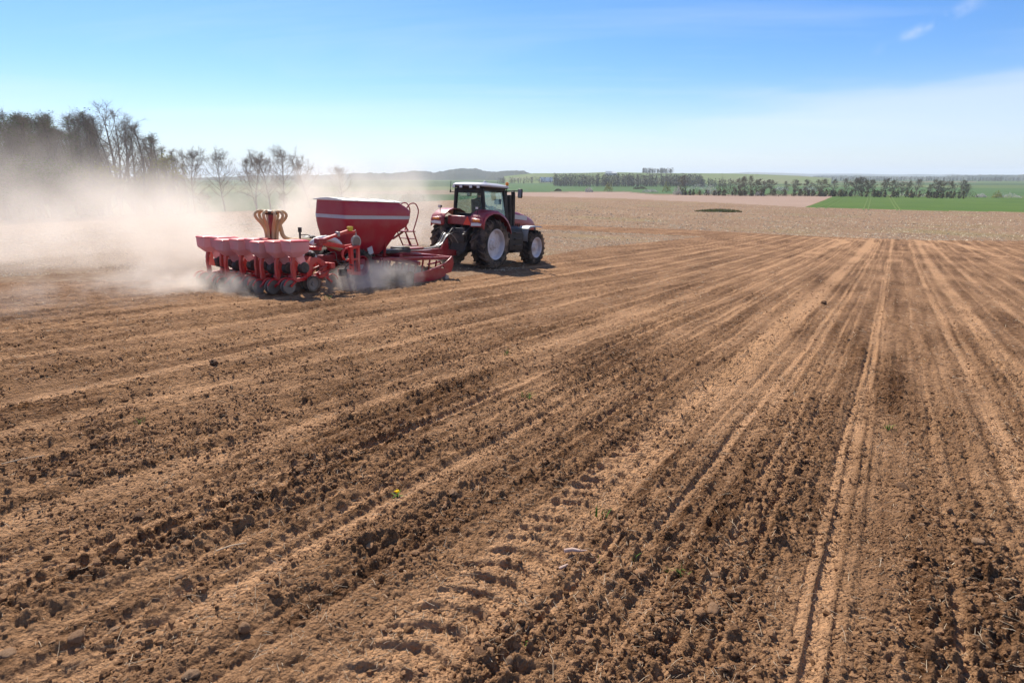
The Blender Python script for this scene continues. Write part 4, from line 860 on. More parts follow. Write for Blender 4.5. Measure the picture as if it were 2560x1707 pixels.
def scatter(name, P, rot, scl, idx, coll):
    me = bpy.data.meshes.new(name); me.vertices.add(len(P)); me.vertices.foreach_set('co', np.asarray(P, np.float32).ravel())
    for nm, ty, key, arr in (('rot', 'FLOAT_VECTOR', 'vector', rot), ('scl', 'FLOAT_VECTOR', 'vector', scl), ('idx', 'INT', 'value', idx)):
        a = me.attributes.new(nm, ty, 'POINT'); a.data.foreach_set(key, np.asarray(arr, np.int32 if ty == 'INT' else np.float32).ravel())
    o = link(name, me)
    g = bpy.data.node_groups.new(name, 'GeometryNodeTree')
    g.interface.new_socket('Geometry', in_out='INPUT', socket_type='NodeSocketGeometry'); g.interface.new_socket('Geometry', in_out='OUTPUT', socket_type='NodeSocketGeometry')
    gi = g.nodes.new('NodeGroupInput'); go = g.nodes.new('NodeGroupOutput')
    ci = g.nodes.new('GeometryNodeCollectionInfo'); ci.inputs['Collection'].default_value = coll; ci.inputs['Separate Children'].default_value = True; ci.inputs['Reset Children'].default_value = True
    ip = g.nodes.new('GeometryNodeInstanceOnPoints'); ip.inputs['Pick Instance'].default_value = True
    def at(nm, ty):
        n = g.nodes.new('GeometryNodeInputNamedAttribute'); n.data_type = ty; n.inputs['Name'].default_value = nm; return n.outputs[0]
    g.links.new(gi.outputs[0], ip.inputs['Points']); g.links.new(ci.outputs[0], ip.inputs['Instance'])
    g.links.new(at('idx', 'INT'), ip.inputs['Instance Index'])
    er = g.nodes.new('FunctionNodeEulerToRotation'); g.links.new(at('rot', 'FLOAT_VECTOR'), er.inputs[0]); g.links.new(er.outputs[0], ip.inputs['Rotation'])
    g.links.new(at('scl', 'FLOAT_VECTOR'), ip.inputs['Scale']); g.links.new(ip.outputs[0], go.inputs[0])
    md = o.modifiers.new('scatter', 'NODES'); md.node_group = g
    return o
CLODS = variants('clod', [clod_variant(s, 2) for s in range(8)] + [clod_variant(40 + s, 1) for s in range(4)], M['clod'])
def spread(n, r0, r1, half=50):
    """points thinning out with distance"""
    u = rng.random(n); r = np.exp(np.log(r0) + u * (np.log(r1) - np.log(r0))); t = np.radians((rng.random(n) * 2 - 1) * half)
    return r * np.sin(t), r * np.cos(t), r
def make_clods():
    xs, ys, ss = [], [], []
    for n, r0, r1, smin, smax, pw in ((85000, 2.6, 16, .004, .011, 1.5), (34000, 2.6, 24, .007, .022, 2.6), (7000, 3.0, 45, .014, .040, 3.4), (60000, 6, 65, .009, .030, 2.6), (120000, 5, 32, .006, .017, 1.8)):
        x, y, r = spread(n, r0, r1)
        s = smin + (smax - smin) * rng.random(n) ** pw
        xs.append(x); ys.append(y); ss.append(s)
    x, y, s = map(np.concatenate, (xs, ys, ss))
    h, ro, dry = ground_detail(x, y, np.maximum(.012, np.hypot(x, y) ** 2 * .0006))
    clump = np.clip(.55 + 1.3 * pnoise(x / .45, y / .45, 77) + .6 * pnoise(x / 2.2, y / 2.2, 78), .05, 1.5)
    keep = (rng.random(len(x)) < np.clip(ro * .75 + .06, 0, 1) * clump) & inpoly(x, y, TILLED)
    x, y, s, h = x[keep], y[keep], s[keep], h[keep]
    z = zt(x, y) + h + s * .12
    sc = np.stack([s * rng.uniform(.8, 1.25, len(s)), s * rng.uniform(.8, 1.25, len(s)), s * rng.uniform(.75, 1.15, len(s))], -1)
    o = scatter('loose_soil', np.stack([x, y, z], -1), np.stack([rng.uniform(-.5, .5, len(s)), rng.uniform(-.5, .5, len(s)), rng.uniform(0, 6.28, len(s))], -1), sc, rng.integers(0, 12, len(s)), CLODS)
    tag(o, 'loose brown clods and crumbs of soil strewn over the tilled field', 'soil', kind='stuff')
make_clods()

def ribbons(name, P, D, L, W, mat, bend=.15):
    """little straw pieces: tapered three-sided slivers; P centres, D unit directions"""
    n = len(P); up = np.tile([0, 0, 1.0], (n, 1)); S = np.cross(D, up); S /= np.linalg.norm(S, axis=1)[:, None] + 1e-9; Q = np.cross(S, D)
    a = P - D * L[:, None] / 2; c = P + D * L[:, None] / 2; m_ = P + Q * (L * bend * rng.uniform(-1, 1, n))[:, None]
    V = []
    for p, k in ((a, 1.0), (m_, 1.0), (c, .7)):
        V += [p + S * (W * k)[:, None] / 2, p - S * (W * k)[:, None] / 2, p + Q * (W * k)[:, None] / 2]
    V = np.stack(V, 1).reshape(-1, 3)
    base = (np.arange(n) * 9)[:, None]; F = []
    for s in (0, 3):
        for i, j in ((0, 1), (1, 2), (2, 0)):
            F += [base + np.array([[s + i, s + j, s + j + 3]]), base + np.array([[s + i, s + j + 3, s + i + 3]])]
    return rawmesh(name, V, np.concatenate(F))
def slivers(name, P, D, L, W):
    n = len(P); S = np.cross(D, rng.normal(size=(n, 3))); S /= np.linalg.norm(S, axis=1)[:, None] + 1e-9
    a = P - D * L[:, None] / 2; c = P + D * L[:, None] / 2; s_ = S * W[:, None] / 2
    V = np.stack([a - s_, a + s_, c + s_ * .6, c - s_ * .6], 1).reshape(-1, 3); b_ = (np.arange(n) * 4)[:, None]
    return rawmesh(name, V, b_ + np.array([[0, 1, 2, 3]]))
def make_straw():
    x, y, r = spread(15000, 2.7, 75)
    h, ro, dry = ground_detail(x, y, np.maximum(.012, r ** 2 * .0006))
    keep = (rng.random(len(x)) < np.clip(.55 + .8 * pnoise(x / 1.5, y / 1.5, 91), .1, 1)) & inpoly(x, y, TILLED)
    x, y, h, r = x[keep], y[keep], h[keep], r[keep]; n = len(x)
    a = rng.uniform(0, 6.28, n); e = np.abs(rng.normal(0, .22, n)); D = np.stack([np.cos(a) * np.cos(e), np.sin(a) * np.cos(e), np.sin(e)], -1)
    L = (.02 + .10 * rng.random(n) ** 2.4) * np.clip(r / 9, 1, 2.2); W = rng.uniform(.0018, .004, n) * np.clip(r / 6, 1, 4)
    P = np.stack([x, y, zt(x, y) + h + .008 + L * np.sin(e) * .5 + .006], -1)
    o = link('straw', ribbons('straw', P, D, L, W, None), M['straw']); tag(o, 'pale bits of straw scattered over the tilled soil', 'straw', kind='stuff')
make_straw()
def make_stubble():
    n = 330000; r = np.exp(rng.uniform(np.log(24), np.log(260), n)); t = np.radians(rng.uniform(-48, 50, n)); x, y = r * np.sin(t), r * np.cos(t)
    band = np.clip(.30 + .8 * pnoise(x / 9, y / 3.5, 61) + .7 * pnoise(x / 2.2, y / 1.2, 62), .03, 1.2)
    edge = np.clip(1.4 - (r - 50) / 60, .5, 1.4)
    keep = (rng.random(n) < band * edge) & ~inpoly(x, y, TILLED) & ~inpoly(x, y, BARE) & ~inpoly(x, y, GREEN) & ~inpoly(x, y, [(p[0], p[1]) for p in FOREST_EDGE] + [(60, 900), (-900, 900), (-900, 100)])
    x, y, r = x[keep], y[keep], r[keep]; n = len(x)
    a = rng.uniform(0, 6.28, n); e = np.abs(rng.normal(0, .45, n)); D = np.stack([np.cos(a) * np.cos(e), np.sin(a) * np.cos(e), np.sin(e)], -1)
    L = rng.uniform(.07, .20, n) * np.clip(r / 60, .5, 2.2); W = rng.uniform(.014, .036, n) * np.clip(r / 50, .35, 3.0)
    P = np.stack([x, y, zt(x, y) + .02 + L * np.sin(e) * .5], -1)
    o = link('stubble', slivers('stubble', P, D, L, W), M['stubble_straw']); tag(o, 'pale standing stubble and straw beyond the tilled ground', 'stubble', kind='stuff')
make_stubble()

# ------------------------------------------------------------------ single stones, clods and plants that stand out
def one_stone(px, py, wpx, mat, name, label, cat, seed, flat=1.0, group=None):
    P = gp(px, py); s = wpx / px_per_m(P) / 2 * .78; me = clod_variant(200 + seed, 3, .20 if 'stone' in name else .36)
    o = link(name, me, M[mat]); o.location = (P.x, P.y, ground_z(P.x, P.y) + s * .35 * flat); o.scale = (s, s * .85, s * flat * 1.15)
    o.rotation_euler = (random.uniform(-.2, .2), random.uniform(-.2, .2), random.uniform(0, 6)); tag(o, label, cat, group)
for i, a in enumerate([
    (22, 1642, 56, 'stone_tan', 'stone', 'pale rounded stone at the bottom left corner of the field', 'stone', .75),
    (195, 1600, 54, 'stone_grey', 'stone', 'greyish stone beside the bottom left corner stone', 'stone', .7),
    (612, 1578, 42, 'stone_grey', 'stone', 'dark grey rough stone in the lower left foreground', 'stone', .8),
    (283, 1570, 34, 'stone_tan', 'stone', 'tan flat stone left of the dark grey stone', 'stone', .6),
    (1275, 1660, 38, 'stone_tan', 'stone', 'tan upright stone near the bottom edge below the tyre print', 'stone', 1.35),
    (1204, 1645, 48, 'stone_dark', 'soil_clod', 'dark crumbly clod just left of the tan upright stone', 'clod', .85),
    (1404, 1445, 22, 'stone_grey', 'stone', 'small round stone below the broken dry stalk', 'stone', 1.0),
    (2440, 1374, 46, 'stone_tan', 'stone', 'flat tan stone at the far right of the foreground', 'stone', .5),
    (2254, 1225, 38, 'stone_dark', 'stone', 'dark flat stone right of the narrow bright wheel rut', 'stone', .55),
    (2303, 1318, 24, 'stone_tan', 'stone', 'small tan stone between the two flat stones on the right', 'stone', .8),
    (1788, 1440, 40, 'stone_grey', 'stone', 'angular grey slab left of the narrow bright wheel rut', 'stone', .6),
    (1781, 1535, 40, 'stone_grey', 'soil_clod', 'lumpy grey clod below the angular slab', 'clod', .8),
    (2059, 760, 22, 'stone_dark', 'soil_clod', 'single dark clod on the far tilled rows, right of centre', 'clod', 1.0),
    (535, 914, 30, 'stone_dark', 'soil_clod', 'dark raised clod on the left rows below the planter', 'clod', 1.0),
    (1133, 1245, 34, 'stone_grey', 'soil_clod', 'grey clod right of the dandelion', 'clod', .85),
    (262, 1103, 34, 'stone_dark', 'soil_clod', 'dark brown clod near the left edge, halfway down the field', 'clod', .8),
    (190, 1195, 46, 'stone_dark', 'soil_clod', 'broad dark clod by the left edge above the foreground', 'clod', .7),
    (350, 1298, 44, 'stone_dark', 'soil_clod', 'pair-like dark clod in the left foreground', 'clod', .8),
    (480, 1692, 58, 'stone_tan', 'stone', 'broad tan stone cut by the bottom edge, left of centre', 'stone', .6),
    (450, 1452, 26, 'stone_tan', 'stone', 'small pale stone in the left foreground', 'stone', .9),
    (1560, 1500, 30, 'stone_dark', 'soil_clod', 'dark clod right of the tyre print near the bottom', 'clod', .8)]):
    one_stone(*a[:7], seed=i, flat=a[7])

def blade(mb, p, az, ln, lean, w, n=4):
    d = Vector((math.cos(az), math.sin(az), 0)); s = Vector((-d.y, d.x, 0)); vs = []
    for k in range(n + 1):
        t = k / n; c = Vector(p) + d * (ln * t * t * lean) + Vector((0, 0, ln * t * (1 - .35 * lean * t))); ww = w * (1 - t) ** .6 * .5
        vs += [c - s * ww, c + s * ww + Vector((0, 0, ww * .4))]
    mb.add(vs, [(2 * k, 2 * k + 1, 2 * k + 3, 2 * k + 2) for k in range(n)])
for i, (px, py, hpx, nb, label) in enumerate([
    (1318, 998, 22, 16, 'low bright green weed tuft in the middle of the field'), (1492, 1290, 40, 9, 'tuft of long grass blades on the tyre print'),
    (1700, 1437, 24, 14, 'feathery green weed left of the bright wheel rut'), (1674, 1428, 18, 10, 'small pale weed touching the feathery weed'),
    (2225, 1078, 22, 12, 'yellowish weed right of the narrow wheel rut'), (350, 1062, 20, 10, 'green weed on the left rows'),
    (1500, 1405, 30, 4, 'two thin grass blades below the broken stalk'), (1588, 1410, 34, 4, 'single slanting grass blades right of the broken stalk'),
    (1268, 890, 16, 9, 'faint green weed on the middle rows below the tractor'), (820, 748, 14, 10, 'small green weed in front of the planter wheels'),
    (1312, 1615, 20, 7, 'thin grass behind the tan upright stone'), (925, 882, 14, 7, 'tiny green weed on the rows under the planter')]):
    P = gp(px, py); s = hpx / px_per_m(P); z = ground_z(P.x, P.y); m = MB(); rr_ = random.Random(i)
    for k in range(nb): blade(m, (rr_.gauss(0, s * .3), rr_.gauss(0, s * .3), -.005), rr_.uniform(0, 6.28), s * rr_.uniform(.6, 1.15), rr_.uniform(.2, 1.0), max(.006, s * .10))
    o = m.build('weed', M['weed']); o.location = (P.x, P.y, z); tag(o, label, 'weed')
P = gp(993, 1240); z = ground_z(P.x, P.y); DN = empty('dandelion', Matrix.Translation((P.x, P.y, z)), label='yellow dandelion flower growing in the bare soil', cat='flower')
m = MB()
for k in range(26):
    a = k * 2.4; rr_ = .006 + .020 * (k / 26) ** .6; m.box((rr_ * math.cos(a) * .6, rr_ * math.sin(a) * .6, .062 + .006 * math.cos(k)), (.022, .006, .004), Matrix.Rotation(a, 3, 'Z') @ Matrix.Rotation(-.5, 3, 'Y'))
m.build('flower_head', M['petal'], DN); m = MB(); m.tube([(0.01, 0, 0), (.004, 0, .03), (0, 0, .06)], .003, 6); m.build('stem', M['weed'], DN)
for k in range(4):
    m = MB(); blade(m, (0, 0, 0), 1.3 + k * 1.5, .07, 1.2, .018); m.build('leaf', M['weed'], DN)
P = gp(1425, 1388); Q = gp(1500, 1395); z = ground_z(P.x, P.y); m = MB()
m.tube([(P.x - .045, P.y, z + .03), (P.x + .02, P.y + .01, z + .036), (P.x + .075, P.y - .005, z + .033)], [.017, .016, .013], 10); ST = m.build('dry_stalk', M['stalk']); tag(ST, 'thick pinkish dry stalk lying across the tyre print', 'stalk')
m = MB(); m.tube([(P.x + .07, P.y - .005, z + .033), (P.x + .12, P.y + .01, z + .028), (P.x + .17, P.y - .03, z + .008)], [.009, .007, .004], 8); m.build('side_root', M['stalk'], ST)
P = gp(1408, 1422); z = ground_z(P.x, P.y); m = MB(); m.tube([(P.x - .03, P.y - .01, z + .015), (P.x + .035, P.y + .012, z + .032)], [.012, .010], 8); tag(m.build('stalk_stub', M['stalk']), 'short pale stub of stalk above the small round stone', 'stalk')
for px, py, ln, label in ((60, 1158, .16, 'long thin dry twig near the left edge of the field'), (2385, 1420, .10, 'thin pale straw stem at the right edge of the foreground'), (580, 1375, .10, 'bent pale straw stem in the left foreground')):
    P = gp(px, py); z = ground_z(P.x, P.y); a = random.uniform(.2, .7); d = Vector((math.cos(a), math.sin(a), 0)); m = MB(); m.tube([P * 1 - d * ln + Vector((0, 0, z - P.z + .02)), P + Vector((0, 0, z - P.z + .035)), P + d * ln + Vector((0, 0, z - P.z + .03))], [.005, .005, .003], 6)
    tag(m.build('straw_stem', M['straw']), label, 'straw stem')

# grassy hump in the stubble
P = gp(1795, 530); m = MB(); n = 44; rings = []
for t in np.linspace(0, 1, 9):
    q = math.cos(t * math.pi / 2); hgt = math.sin(t * math.pi / 2) * .55
    rings.append([Vector((4.8 * q * math.cos(a) * (1 + .12 * math.sin(3 * a)), 1.5 * q * math.sin(a), hgt * (1 + .25 * math.sin(5 * a + t * 3)) - .08)) for a in [2 * math.pi * k / n for k in range(n)]])
m.loft(rings); GH = m.build('grass_hump', M['moss'], angle=80); GH.location = P; tag(GH, 'dark olive grassy hump lying in the stubble', 'grass hump')
m = MB()
for k in range(1800):
    a = random.uniform(0, 6.28); q = random.random() ** .5; blade(m, (6.4 * q * math.cos(a), 2.2 * q * math.sin(a), .55 * (1 - q * q) - .1), random.uniform(0, 6.28), random.uniform(.25, .75), random.uniform(.2, .9), .07, 2)
m.build('grass_blades', M['moss'], GH)

# ------------------------------------------------------------------ trees
class Tree:
    def __init__(s, seed): s.r = random.Random(seed); s.limb = MB(); s.tw = []; s.lf = []
    def jit(s, d, a): return (d + Vector((s.r.gauss(0, a), s.r.gauss(0, a), s.r.gauss(0, a)))).normalized()
def gen_tree(seed, H, crown_from=.25, spread=.55, limbs=13, br=7, tw=8, tlen=.9, tww=.035, leaves=0, leaf=.22, up=.55, trunk_r=None, fork=0):
    T = Tree(seed); r = T.r; tr = trunk_r or H * .017
    stems = [(Vector((0, 0, 0)), Vector((r.gauss(0, .03), r.gauss(0, .03), 1)).normalized(), H, tr)]
    for k in range(fork):
        a = r.uniform(0, 6.28); stems.append((Vector((0, 0, H * .06)), Vector((math.cos(a) * .28, math.sin(a) * .28, 1)).normalized(), H * r.uniform(.8, .95), tr * .7))
    for p0, d, hh, r0 in stems:
        pts = [p0]; n = 7
        for k in range(n): d = T.jit(d, .05); d.z = max(d.z, .75); d.normalize(); pts.append(pts[-1] + d * hh * .93 / n)
        rad = [max(.03, r0 * (1 - .93 * (k / n)) ** .9) for k in range(n + 1)]; T.limb.tube(pts, rad, 6)
        nl = limbs if not fork else max(5, limbs // (fork + 1) + 2)
        for i in range(nl):
            t = crown_from + (1 - crown_from) * (i + r.random()) / nl; t = min(t, .97); k = int(t * n); f = t * n - k; b = pts[k].lerp(pts[min(k + 1, n)], f)
            a = i * 2.4 + r.uniform(-.5, .5); el = up + (t - .4) * .8 + r.gauss(0, .12)
            prof = math.sin(math.pi * min(1, max(0, (t - crown_from) / (1 - crown_from)) * .72 + .25)) ** .8
            L = hh * spread * .62 * prof * r.uniform(.75, 1.15); d1 = Vector((math.cos(a) * math.cos(el), math.sin(a) * math.cos(el), math.sin(el)))
            q = [b]; dd = d1
            for s_ in range(4): dd = T.jit(dd + Vector((0, 0, .10)), .12); q.append(q[-1] + dd * L / 4)
            rb = rad[k] * .5; T.limb.tube(q, [max(.02, rb * (1 - .85 * s_ / 4)) for s_ in range(5)], 4, cap=False)
            for j in range(br):
                tt = .18 + .82 * (j + r.random()) / br; kk = min(3, int(tt * 4)); bb = q[kk].lerp(q[kk + 1], tt * 4 - kk); d2 = T.jit(dd * .7 + Vector((0, 0, .15)), .55); L2 = L * .42 * r.uniform(.6, 1.2) * (1.15 - .5 * tt) + .4
                e1 = bb + d2 * L2 * .5; d2b = T.jit(d2, .2); e2 = e1 + d2b * L2 * .5; T.tw += [(bb, e1, tww * 1.6, tww * 1.1), (e1, e2, tww * 1.1, tww * .5)]
                for w_ in range(tw):
                    t3 = .15 + .85 * r.random(); b3 = bb.lerp(e1, t3 * 2) if t3 < .5 else e1.lerp(e2, t3 * 2 - 1); d3 = T.jit(d2b * .6 + Vector((0, 0, .22)), .6); e3 = b3 + d3 * tlen * r.uniform(.5, 1.3); T.tw.append((b3, e3, tww * .75, tww * .25))
                    if leaves and r.random() < leaves: T.lf.append(b3.lerp(e3, r.random()))
    # twigs: slim blades of two crossed faces
    V, F = [], []
    for a, c, w0, w1 in T.tw:
        x, y = frame_of(c - a)
        for s in ((x), (y)):
            b_ = len(V); V += [a - s * w0, a + s * w0, c + s * w1, c - s * w1]; F.append((b_, b_ + 1, b_ + 2, b_ + 3))
    LV, LF_ = [], []
    for p in T.lf:
        for _ in range(2):
            n_ = Vector((r.gauss(0, 1), r.gauss(0, 1), r.gauss(0, 1))).normalized(); x, y = frame_of(n_); s = leaf * r.uniform(.5, 1.2); p2 = p + Vector((r.gauss(0, .3), r.gauss(0, .3), r.gauss(0, .3)))
            b_ = len(LV); LV += [p2 - x * s, p2 + y * s * .6, p2 + x * s, p2 - y * s * .6]; LF_.append((b_, b_ + 1, b_ + 2, b_ + 3))
    tm = T.limb.mesh('trunk', True, 60); tm.materials.append(M['bark'])
    cm = rawmesh('crown', np.array([tuple(v) for v in V]), np.array(F)); cm.materials.append(M['twig'])
    lm = rawmesh('leaves', np.array([tuple(v) for v in LV]), np.array(LF_)) if LV else None
    return tm, cm, lm
def plant_tree(name, proto, P, s, rz, label, cat='tree', group=None, leafmat=None, sxy=1.0):
    tm, cm, lm = proto; e = empty(name, Matrix.Translation(P) @ Matrix.Rotation(rz, 4, 'Z') @ Matrix.Diagonal((s * sxy, s * sxy, s, 1)), label=label, cat=cat, group=group)
    link('trunk', tm, None, e); c = link('crown', cm, None, e)
    if lm is not None:
        if not lm.materials: lm.materials.append(M[leafmat or 'leaf_g'])
        link('leaves', lm, None, e)
    return e
def height_for(P, base_px_y, top_px_y): return (base_px_y - top_px_y) / px_per_m(P)
ORD = ['first', 'second', 'third', 'fourth', 'fifth', 'sixth', 'seventh', 'eighth', 'ninth', 'tenth', 'eleventh', 'twelfth', 'thirteenth', 'fourteenth', 'fifteenth', 'sixteenth', 'seventeenth', 'eighteenth', 'nineteenth', 'twentieth', '21st', '22nd', '23rd', '24th', '25th', '26th', '27th', '28th', '29th', '30th']

# left wood
WOOD = [gen_tree(11, 26, .08, .36, 22, 7, 8, 1.5, .022, up=.95, leaves=.22, leaf=.18), gen_tree(12, 26, .06, .34, 22, 7, 8, 1.5, .022, up=1.05), gen_tree(13, 26, .10, .38, 22, 7, 8, 1.5, .022, up=1.0, leaves=.40, leaf=.18), gen_tree(14, 26, .07, .33, 22, 7, 8, 1.5, .022, up=1.0, fork=1)]
BIG = gen_tree(21, 29, .16, .62, 30, 11, 12, 1.4, .020, up=.72, fork=3, trunk_r=.55)
FIELD = [gen_tree(31, 17, .22, .80, 22, 10, 13, 1.1, .018, up=.55), gen_tree(32, 17, .24, .84, 22, 10, 13, 1.1, .018, up=.5), gen_tree(33, 17, .20, .74, 22, 10, 13, 1.1, .018, up=.6, fork=1)]
SHRUB = [gen_tree(41, 9, .04, .50, 14, 7, 8, .9, .02, leaves=.8, leaf=.17, up=.8, fork=2, trunk_r=.09), gen_tree(42, 9, .03, .55, 14, 7, 8, .9, .02, leaves=.9, leaf=.17, up=.75, fork=3, trunk_r=.08)]
SHRUB[0][2].materials.append(M['leaf_y']); SHRUB[1][2].materials.append(M['leaf_g'])
rw = random.Random(5)
def edge_y(px): return 551 - 21 / 560 * px
k = 0
for row, (dr_, n) in enumerate(((2, 13), (12, 13), (26, 12), (44, 9))):
    for i in range(n):
        px = -70 + (312 / n) * (i + rw.uniform(.1, .9)); G = gp(px, edge_y(px)); rr_ = math.hypot(G.x, G.y) + dr_ + rw.uniform(-3, 3); P = at_range(px, rr_)
        top = np.interp(px, [-200, 0, 60, 110, 160, 240], [272, 276, 286, 292, 288, 290]) + rw.uniform(-6, 45) * (1 if row else 1.3)
        y0 = 438 + (H0 - P.z) * px_per_m(P); s = (y0 - top) / px_per_m(P) / 26
        plant_tree('forest_tree', WOOD[k % 4], P, s, rw.uniform(0, 6.28), ('tall leafless tree in the front rank of the left wood, %s from the left edge' % ORD[i]) if row == 0 else 'leafless tree deep inside the left wood, behind its front rank', group='trees of the left wood' if row == 0 else 'trees deep inside the left wood', leafmat='leaf_g', sxy=rw.uniform(1.15, 1.6)); k += 1
def field_tree(proto, px, top, base, label, leafmat=None, name='bare_tree', sxy=1.0, rz=None, H=17, extra=0):
    G = gp(px, base); P = at_range(px, math.hypot(G.x, G.y) + extra); y0 = 438 + (H0 - P.z) * px_per_m(P)
    plant_tree(name, proto, P, (y0 - top) / px_per_m(P) / H, rw.uniform(0, 6.28) if rz is None else rz, label, leafmat=leafmat, sxy=sxy)
field_tree(BIG, 288, 268, 541, 'tallest bare tree, standing at the right end of the left wood', H=30, name='bare_tree')
field_tree(WOOD[1], 352, 312, 539, 'tall bare tree just right of the tallest one', H=26, sxy=1.25)
field_tree(WOOD[3], 398, 342, 537, 'slender bare tree between the tall wood and the lone trees', H=26, sxy=1.2)
field_tree(WOOD[1], 425, 372, 536, 'small bare tree behind the yellow-green shrub', H=26, sxy=1.3, extra=8)
for px_, top_, ex_, pr_, lb_ in ((236, 300, 6, 0, 'tall bare tree left of the tallest one'), (262, 322, 14, 1, 'bare tree crowding behind the tallest trunk'), (318, 310, 10, 3, 'bare tree half hidden right behind the tallest one'), (336, 335, 16, 0, 'thin tree in the second rank right of the tallest'), (374, 340, 12, 2, 'greening tree left of the slender bare tree'), (388, 365, 20, 1, 'short bare tree behind the slender one'), (412, 362, 14, 3, 'bare tree right behind the slender one'), (442, 392, 10, 0, 'low bare tree at the right tip of the wood'), (458, 408, 18, 2, 'lowest greening tree at the right tip of the wood')):
    field_tree(WOOD[pr_], px_, top_, 551 - px_ * .0375, lb_, H=26, sxy=1.35, extra=ex_, leafmat='leaf_g')
field_tree(FIELD[0], 474, 386, 533, 'bare tree first in the row right of the left wood')
field_tree(FIELD[1], 552, 394, 530, 'rounded bare tree second in the row right of the left wood', extra=8)
field_tree(FIELD[2], 632, 390, 527, 'broad bare tree third in the row, beside the pair')
field_tree(FIELD[0], 668, 402, 527, 'left tree of the close pair with dark trunks', rz=2.0)
field_tree(FIELD[1], 702, 388, 527, 'right tree of the close pair with dark trunks', rz=4.0)
field_tree(FIELD[2], 768, 402, 524, 'pale fan-shaped bare tree left of the tank', sxy=1.1, extra=20)
field_tree(FIELD[0], 852, 423, 520, 'faint bare tree in the dust above the tank', extra=30)
for px, top, base, pr, lm, lb in ((250, 415, 545, 0, 'leaf_y', 'yellow-green shrub at the foot of the tallest tree'), (420, 395, 537, 0, 'leaf_y', 'tall yellow-green shrub right of the wood'), (375, 430, 538, 0, 'leaf_y', 'pale yellow shrub between the tall tree and the tall shrub'),
                              (180, 410, 548, 1, 'leaf_g', 'fresh green shrub under the wood, right of its middle'), (60, 400, 552, 1, 'leaf_g', 'fresh green shrub under the wood near the left edge'), (120, 425, 550, 1, 'leaf_g', 'low green shrub in the middle of the wood edge'), (330, 455, 541, 1, 'leaf_g', 'low green bush right of the tallest trunk'), (705, 478, 527, 1, 'leaf_g', 'low green bush under the close pair of trees'), (10, 420, 552, 1, 'leaf_g', 'green bush at the very left edge'), (500, 480, 533, 0, 'leaf_y', 'low pale bush between the first and second lone trees')):
    field_tree(SHRUB[pr], px, top, base, lb, lm, name='shrub', H=9, sxy=1.1)
# ------------------------------------------------------------------ hedgerow across the right-hand fields
HEDGE = [gen_tree(51, 12, .15, .55, 11, 6, 6, 1.1, .05, leaves=.55, leaf=.24, up=.6, fork=1, trunk_r=.2), gen_tree(52, 12, .20, .50, 11, 6, 6, 1.1, .05, leaves=.3, leaf=.22, up=.7, trunk_r=.22), gen_tree(53, 12, .12, .60, 12, 6, 6, 1.1, .05, leaves=.6, leaf=.24, up=.55, fork=2, trunk_r=.18)]
for p_ in HEDGE: p_[2].materials.append(M['leaf_o'])
hx = [(1706, 440), (1846, 446), (1860, 443), (1876, 442), (1889, 448), (1909, 452), (1926, 450), (1964, 454), (1984, 450), (2019, 450), (2051, 449), (2082, 450), (2113, 448), (2136, 444), (2148, 446), (2166, 451), (2179, 451), (2209, 447), (2234, 451), (2254, 455), (2269, 454), (2290, 450), (2321, 460), (2341, 451), (2355, 453), (2378, 454), (2402, 451), (2416, 461)]
for i, (px, top) in enumerate(hx):
    base = np.interp(px, [1640, 1900, 2420], [488.5, 489.5, 493.5]); G = gp(px, base - 1); y0 = 438 + (H0 - G.z) * px_per_m(G)
    plant_tree('hedgerow_tree', HEDGE[(i * 2 + i // 3) % 3], G, (y0 - top) / px_per_m(G) / 12, rw.uniform(0, 6), 'brownish budding tree, %s from the left in the hedgerow behind the right-hand fields' % ORD[i], group='hedgerow trees behind the right-hand fields', sxy=rw.uniform(1.1, 1.5))
def bush(px, base, wpx, hpx, mat, label, seed, n=420, group=None):
    G = gp(px, base); k_ = px_per_m(G); w_, h_ = wpx / k_, hpx / k_; r_ = random.Random(seed); V, F = [], []
    s0 = max(.16, .8 / k_)
    for i in range(n):
        a = r_.uniform(0, 6.28); q = r_.random() ** .5; zz_ = (1 - q * q) ** .5 * r_.random() ** .4; p = Vector((q * math.cos(a) * w_ / 2, q * math.sin(a) * w_ * .35, zz_ * h_ * (.8 + .3 * math.sin(a * 3 + seed)))); x, y = frame_of(Vector((r_.gauss(0, 1), r_.gauss(0, 1), r_.gauss(0, 1)))); s = s0 * r_.uniform(.5, 1.2)
        b_ = len(V); V += [p - x * s, p + y * s, p + x * s, p - y * s]; F.append((b_, b_ + 1, b_ + 2, b_ + 3))
    e = empty('bush', Matrix.Translation(G), label=label, cat='bush', group=group); link('foliage', rawmesh('foliage', np.array([tuple(v) for v in V]), np.array(F)), M[mat], e)
    m = MB()
    for i in range(6): a = i * 1.05; m.tube([(0.1 * w_ * math.cos(a), .1 * w_ * math.sin(a), -.1), (.35 * w_ * math.cos(a), .25 * w_ * math.sin(a), h_ * .7)], [.06, .02], 4)
    m.build('stem', M['bark'], e)
